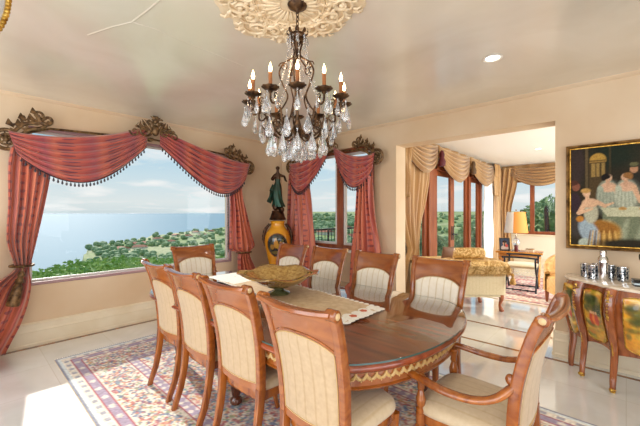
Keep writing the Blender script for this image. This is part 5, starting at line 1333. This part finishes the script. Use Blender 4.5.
def land_mat():  # base colours lightened to stand in for aerial haze
    m, nt, b = newmat('coastal_land'); L = nt.links; N = nt.nodes.new; tc = N('ShaderNodeTexCoord')
    n1 = N('ShaderNodeTexNoise'); n1.inputs['Scale'].default_value = .012; n1.inputs['Detail'].default_value = 6
    n2 = N('ShaderNodeTexNoise'); n2.inputs['Scale'].default_value = .16; n2.inputs['Detail'].default_value = 5
    r1 = N('ShaderNodeValToRGB'); r1.color_ramp.elements[0].position = .46; r1.color_ramp.elements[1].position = .60; r1.color_ramp.elements[0].color = hexc('#90a066'); r1.color_ramp.elements[1].color = hexc('#e2d2ac')
    r2 = N('ShaderNodeValToRGB'); r2.color_ramp.elements[0].position = .4; r2.color_ramp.elements[1].position = .65; r2.color_ramp.elements[0].color = hexc('#74904e'); r2.color_ramp.elements[1].color = hexc('#bcc68a')
    mx = N('ShaderNodeMix'); mx.data_type = 'RGBA'; mx.inputs[0].default_value = .5
    L.new(tc.outputs['Object'], n1.inputs[0]); L.new(tc.outputs['Object'], n2.inputs[0]); L.new(n1.outputs[0], r1.inputs[0]); L.new(n2.outputs[0], r2.inputs[0]); L.new(r1.outputs[0], mx.inputs[6]); L.new(r2.outputs[0], mx.inputs[7]); L.new(mx.outputs[2], b.inputs['Base Color']); S(b, Roughness=.9, Specular_IOR_Level=.1); return m
M['land'] = land_mat()
g_ = b.build('terrain', 'land', None, recalc=False); struct(g_)
def sea_mat():
    m, nt, b = newmat('sea_water'); L = nt.links; N = nt.nodes.new; tc = N('ShaderNodeTexCoord')
    mp = N('ShaderNodeMapping'); mp.inputs['Rotation'].default_value = (0, 0, .9); mp.inputs['Scale'].default_value = (1, .3, 1)
    n1 = N('ShaderNodeTexNoise'); n1.inputs['Scale'].default_value = .03; n1.inputs['Detail'].default_value = 8
    bp = N('ShaderNodeBump'); bp.inputs['Strength'].default_value = .6; bp.inputs['Distance'].default_value = 3
    L.new(tc.outputs['Object'], mp.inputs[0]); L.new(mp.outputs[0], n1.inputs[0]); L.new(n1.outputs[0], bp.inputs['Height']); L.new(bp.outputs[0], b.inputs['Normal'])
    S(b, Base_Color=(.19,.33,.40,1), Roughness=.75, Specular_IOR_Level=.12); return m
b = MB(); n = 96; ring = [(60000*math.cos(2*PI*i/n), 60000*math.sin(2*PI*i/n), SEA) for i in range(n)]; b.add(ring, [tuple(range(n))]); struct(b.build('sea', sea_mat(), smooth=False, recalc=False))
# scattered trees (nobody could count them): one object
def blob(b, x, y, z, r, h, n=6):
    b.sphere((x, y, z+h*.5), (r, r, h*.55), n, 4)
M['tree1'] = noise_mat('tree_foliage', hexc('#66825a'), hexc('#a4b882'), .5, .9)
M['leaf'] = noise_mat('shrub_leaf', hexc('#86a850'), hexc('#c4d884'), 1.5, .7)
HL = [(122,470),(134,560),(146,610),(158,700),(170,640),(176,800),(188,760),(196,900),(203,820),(211,980),(140,500),(444,150),(450,190),(470,170),(325,420),(345,520),(352,380)]
HP = [rf((p_-320)/332.2*F_, F_) for p_, F_ in HL]
b = MB(); random.seed(21); cnt = 0
while cnt < 1500:
    px = random.choice((random.uniform(84, 232), random.uniform(300, 370), random.uniform(405, 560))); F = 160*math.exp(random.uniform(0, 1.9)); 
    if F > coast(px)-12: continue
    r = (px-320)/332.2*F; X, Y = rf(r, F)
    if vnoise(np.array(X), np.array(Y), 60) < -.15: continue
    if any(math.hypot(X-q[0], Y-q[1]) < 17 for q in HP): continue
    z = float(ground(np.array(X), np.array(Y))); s = random.uniform(1.6, 4.2)*(1+F/1500); blob(b, X, Y, z-.5, s, s*random.uniform(1.2, 1.9)); cnt += 1
stuff(tag(b.build('distant_trees', 'tree1', None, angle=30, recalc=False), 'dark green trees scattered over the coastal plain and hills', 'trees'))
# houses
hm = [plain('pale_stucco', hexc('#e4dccb'), .8), plain('terracotta_roof', hexc('#b4694a'), .8)]
hb = MB(); hb.box(-9,9,-6,6,0,4.2); hr = MB(); hr.loft([[(-10,-7,4.2),(10,-7,4.2),(10,7,4.2),(-10,7,4.2)],[(-6,-.3,7),(6,-.3,7),(6,.3,7),(-6,.3,7)]])
proto = None
for k, (px, F) in enumerate([(122,470),(134,560),(146,610),(158,700),(170,640),(176,800),(188,760),(196,900),(203,820),(211,980),(140,500),(444,150),(450,190),(470,170),(325,420),(345,520),(352,380)]):
    X, Y = rf((px-320)/332.2*F, F); z = float(ground(np.array(X), np.array(Y)))
    lab = 'small pale house with terracotta roof out on the green slope' 
    if proto is None:
        proto = thing('house', lab, 'house', (X, Y, z-1), .4, 'houses scattered outside the windows'); hb.build('walls', hm[0], proto, smooth=False); hr.build('roof', hm[1], proto, smooth=False)
    else: dup(proto, (X, Y, z-1), random.uniform(0, 3), None)
# leafy shrubs near the house
def leaf_mesh(n, rx, ry, rz, s, seed):
    r = random.Random(seed); b = MB()
    for k in range(n):
        a = r.uniform(0, 2*PI); c = r.uniform(-.35, 1); q = math.sqrt(max(0, 1-c*c)); d = r.uniform(.72, 1.05)*(1+.12*math.sin(a*3+c*4))
        p = Vector((rx*q*math.cos(a)*d, ry*q*math.sin(a)*d, rz*(c*d)+rz*.35)); R = Euler((r.uniform(0, 6), r.uniform(0, 6), r.uniform(0, 6))).to_matrix()
        w = [R @ Vector(v_) for v_ in ((-s*.4,0,0),(0,-s*.15,s),(s*.4,0,0),(0,s*.15,-s*.8))]; o = len(b.v); b.v += [tuple(p+x_) for x_ in w]; b.f.append((o, o+1, o+2, o+3))
    b.sphere((0,0,rz*.35), (rx*.8, ry*.8, rz*.8), 10, 7)
    return b
shr = leaf_mesh(1100, 1.0, 1.0, .75, .10, 3).build('shrub', 'leaf', None, smooth=False, recalc=False)
tag(shr, 'bright green hillside shrub just below the ocean window', 'shrub', 'shrubs on the slope below the ocean window')
k = 0
for px, F, zt, s in ((38,13,-.75,1),(52,14,-.75,1.1),(64,13,-.6,1),(78,15,-.62,1.2),(92,16,-.75,1.2),(106,18,-.95,1.2),(122,21,-1.25,1.3),(30,10,-.85,.9),(138,24,-1.7,1.3),(152,26,-2.0,1.4),(168,28,-2.3,1.4),(186,27,-2.2,1.5),(204,26,-2.1,1.5),(222,26,-1.9,1.5),(46,11,-1.1,1),(70,11,-1.15,1),(90,12,-1.3,1)):
    X, Y = rf((px-320)/332.2*F, F); o = shr if k == 0 else shr.copy()
    if k: C.objects.link(o)
    o.location = (X, Y, zt-.15-.95*s); o.scale = (s, s, s); o.rotation_euler = (0, 0, k*1.3); k += 1
# garden trees outside the rear windows
gt = None
def tree(px, F, h, s, label):
    global gt
    X, Y = rf((px-320)/332.2*F, F); z = h
    if gt is None:
        gt = thing('garden_tree', label, 'tree', (X, Y, z)); m = leaf_mesh(1500, 1.5, 1.5, 1.4, .16, 8); m.build('crown', 'tree1', gt, smooth=False, recalc=False); t = MB(); t.tube([(0,0,-5),(0.05,0,-2),(0,0,.3)], [.2,.15,.08], 8); t.build('trunk', 'walnut', gt); gt.scale = (s, s, s)
    else: dup(gt, (X, Y, z), px, label, None, (s, s, s))
for px, F, h, s, lb in ((415,24,-2.2,1.1,'dark green tree seen at the left edge of the sunroom doors'),(428,30,-3.0,1.3,'green tree behind the left sunroom side light'),(445,34,-4.2,1.3,'green tree seen low through the near sunroom door leaf'),(459,27,-2.8,1.1,'green tree seen through the far sunroom door leaf'),(474,30,-2.6,1.5,'green tree behind the far side light of the sunroom'),
    (323,60,-7,1.6,'tree left of the balcony window mullion'),(350,55,-6.2,1.6,'tree right of the balcony window mullion'),(517,34,-1.2,1.0,'low green tree behind the lamp in the sunroom far window'),(543,30,-1.6,1.5,'full green tree at the right side of the sunroom far window'),(556,28,-.7,1.8,'large green tree cut by the right archway jamb')): tree(px, F, h, s, lb)
# palm
X, Y = rf((546-320)/332.2*26, 26); pm = thing('palm_tree', 'palm tree with drooping fronds outside the sunroom far window', 'palm tree', (X, Y, -2.9))
b = MB(); b.tube([(0,0,0),(.1,0,2.5),(0,0,5.0)], [.22,.17,.15], 8); b.build('trunk', 'walnut', pm)
for k in range(16):
    a = 2*PI*k/16; b = MB(); el = .9 if k % 2 else .35; rib = [(t*1.5*math.cos(a), t*1.5*math.sin(a), 5.0+el*t-1.3*t*t) for t in [i/10 for i in range(11)]]; b.tube(rib, .02, 4)
    sd = Vector((-math.sin(a), math.cos(a), 0))
    for i in range(1, 11):
        for sg in (-1, 1):
            p = Vector(rib[i]); q = p+sd*sg*.34*(1-.05*i)+Vector((0,0,-.18)); dd = Vector((math.cos(a), math.sin(a), 0))*.07; o = len(b.v); b.v += [tuple(p-dd*.5), tuple(p+dd*.5), tuple(q+dd)]; b.f.append((o, o+1, o+2))
    b.build('frond', 'tree1', pm, smooth=False, recalc=False)
# ------------------------------------------------------------------ camera, light, sky
cam = bpy.data.cameras.new('camera'); co = bpy.data.objects.new('camera', cam); C.objects.link(co)
cam.sensor_width = 36; cam.lens = 332.2/640*36; cam.clip_end = 80000; cam.clip_start = .05
co.location = (0, 0, 1.5); co.rotation_euler = (PI/2, 0, math.radians(42.677)); sc.camera = co
def light(kind, name, loc, energy, rot=(0,0,0), size=1, sy=None, col=(1,1,1), spot=None):
    l = bpy.data.lights.new(name, kind); l.energy = energy; l.color = col
    if kind == 'AREA':
        l.shape = 'RECTANGLE'; l.size = size; l.size_y = sy or size
    elif kind in ('POINT', 'SPOT'): l.shadow_soft_size = size
    elif kind == 'SUN': l.angle = math.radians(1.2)
    o = bpy.data.objects.new(name, l); C.objects.link(o); o.location = loc; o.rotation_euler = rot; return o
sd = Vector((1.32, -.18, -.72)).normalized()
s = light('SUN', 'sun', (-20, 5, 20), SUN, col=(1, .95, .86)); s.rotation_euler = sd.to_track_quat('-Z', 'Y').to_euler()
# fill area lamps added in unseen window openings to brighten both rooms
light('AREA', 'fill_front_window', (-1.2, YF-.15, 1.4), 230, (PI/2, 0, 0), 5.4, 2.1, (.97,.98,1))
light('AREA', 'fill_right_window', (XR+.15, .4, 1.4), 120, (0, PI/2, 0), 2.1, 3.8, (.92,.96,1))
light('AREA', 'fill_sunroom_window', (XS+.15, 7.5, 1.4), 260, (0, PI/2, 0), 2.1, 4.4, (1,.99,.96))
light('POINT', 'chandelier_glow', (CX, CY, 2.42), 4, size=.12, col=(1,.72,.42))
# world sky with haze and clouds
w = bpy.data.worlds.new('sky'); sc.world = w; w.use_nodes = True; nt = w.node_tree; N = nt.nodes.new; L = nt.links
bg = nt.nodes['Background']; tc = N('ShaderNodeTexCoord'); sp = N('ShaderNodeSeparateXYZ'); L.new(tc.outputs['Generated'], sp.inputs[0])
r = N('ShaderNodeValToRGB'); L.new(sp.outputs[2], r.inputs[0]); e = r.color_ramp.elements
e[0].position = 0; e[0].color = hexc('#cfdde0'); e[1].position = 1; e[1].color = hexc('#5b93c4')
for p, c in ((.03, '#dde6e6'), (.10, '#c9dfe8'), (.2, '#a5cfe6'), (.4, '#7db4de')): x = e.new(p); x.color = hexc(c)
mz = N('ShaderNodeMath'); mz.operation = 'ADD'; mz.inputs[1].default_value = .12; L.new(sp.outputs[2], mz.inputs[0])
dv = N('ShaderNodeVectorMath'); dv.operation = 'DIVIDE'; cb = N('ShaderNodeCombineXYZ')
for i in range(3): L.new(mz.outputs[0], cb.inputs[i])
L.new(tc.outputs['Generated'], dv.inputs[0]); L.new(cb.outputs[0], dv.inputs[1])
mp = N('ShaderNodeMapping'); mp.inputs['Scale'].default_value = (1, 1, .0); mp.inputs['Location'].default_value = (.7, .35, 0); L.new(dv.outputs[0], mp.inputs[0])
n = N('ShaderNodeTexNoise'); n.inputs['Scale'].default_value = 1.05; n.inputs['Detail'].default_value = 7; n.inputs['Roughness'].default_value = .5; L.new(mp.outputs[0], n.inputs[0])
cr_ = N('ShaderNodeValToRGB'); cr_.color_ramp.elements[0].position = .50; cr_.color_ramp.elements[1].position = .66; L.new(n.outputs[0], cr_.inputs[0])
mx = N('ShaderNodeMix'); mx.data_type = 'RGBA'; L.new(cr_.outputs[0], mx.inputs[0]); L.new(r.outputs[0], mx.inputs[6]); mx.inputs[7].default_value = hexc('#f4f5f3')
L.new(mx.outputs[2], bg.inputs[0]); bg.inputs[1].default_value = 1.3
sc.view_settings.view_transform = 'Standard'; sc.view_settings.look = 'None'; sc.view_settings.gamma = 1; sc.view_settings.use_curve_mapping = False
sc.view_settings.exposure = EXPO
sc.cycles.max_bounces = 10; sc.cycles.transparent_max_bounces = 16; sc.cycles.transmission_bounces = 6; sc.cycles.glossy_bounces = 4; sc.cycles.diffuse_bounces = 5
sc.cycles.caustics_reflective = False; sc.cycles.caustics_refractive = False; sc.cycles.sample_clamp_indirect = 4
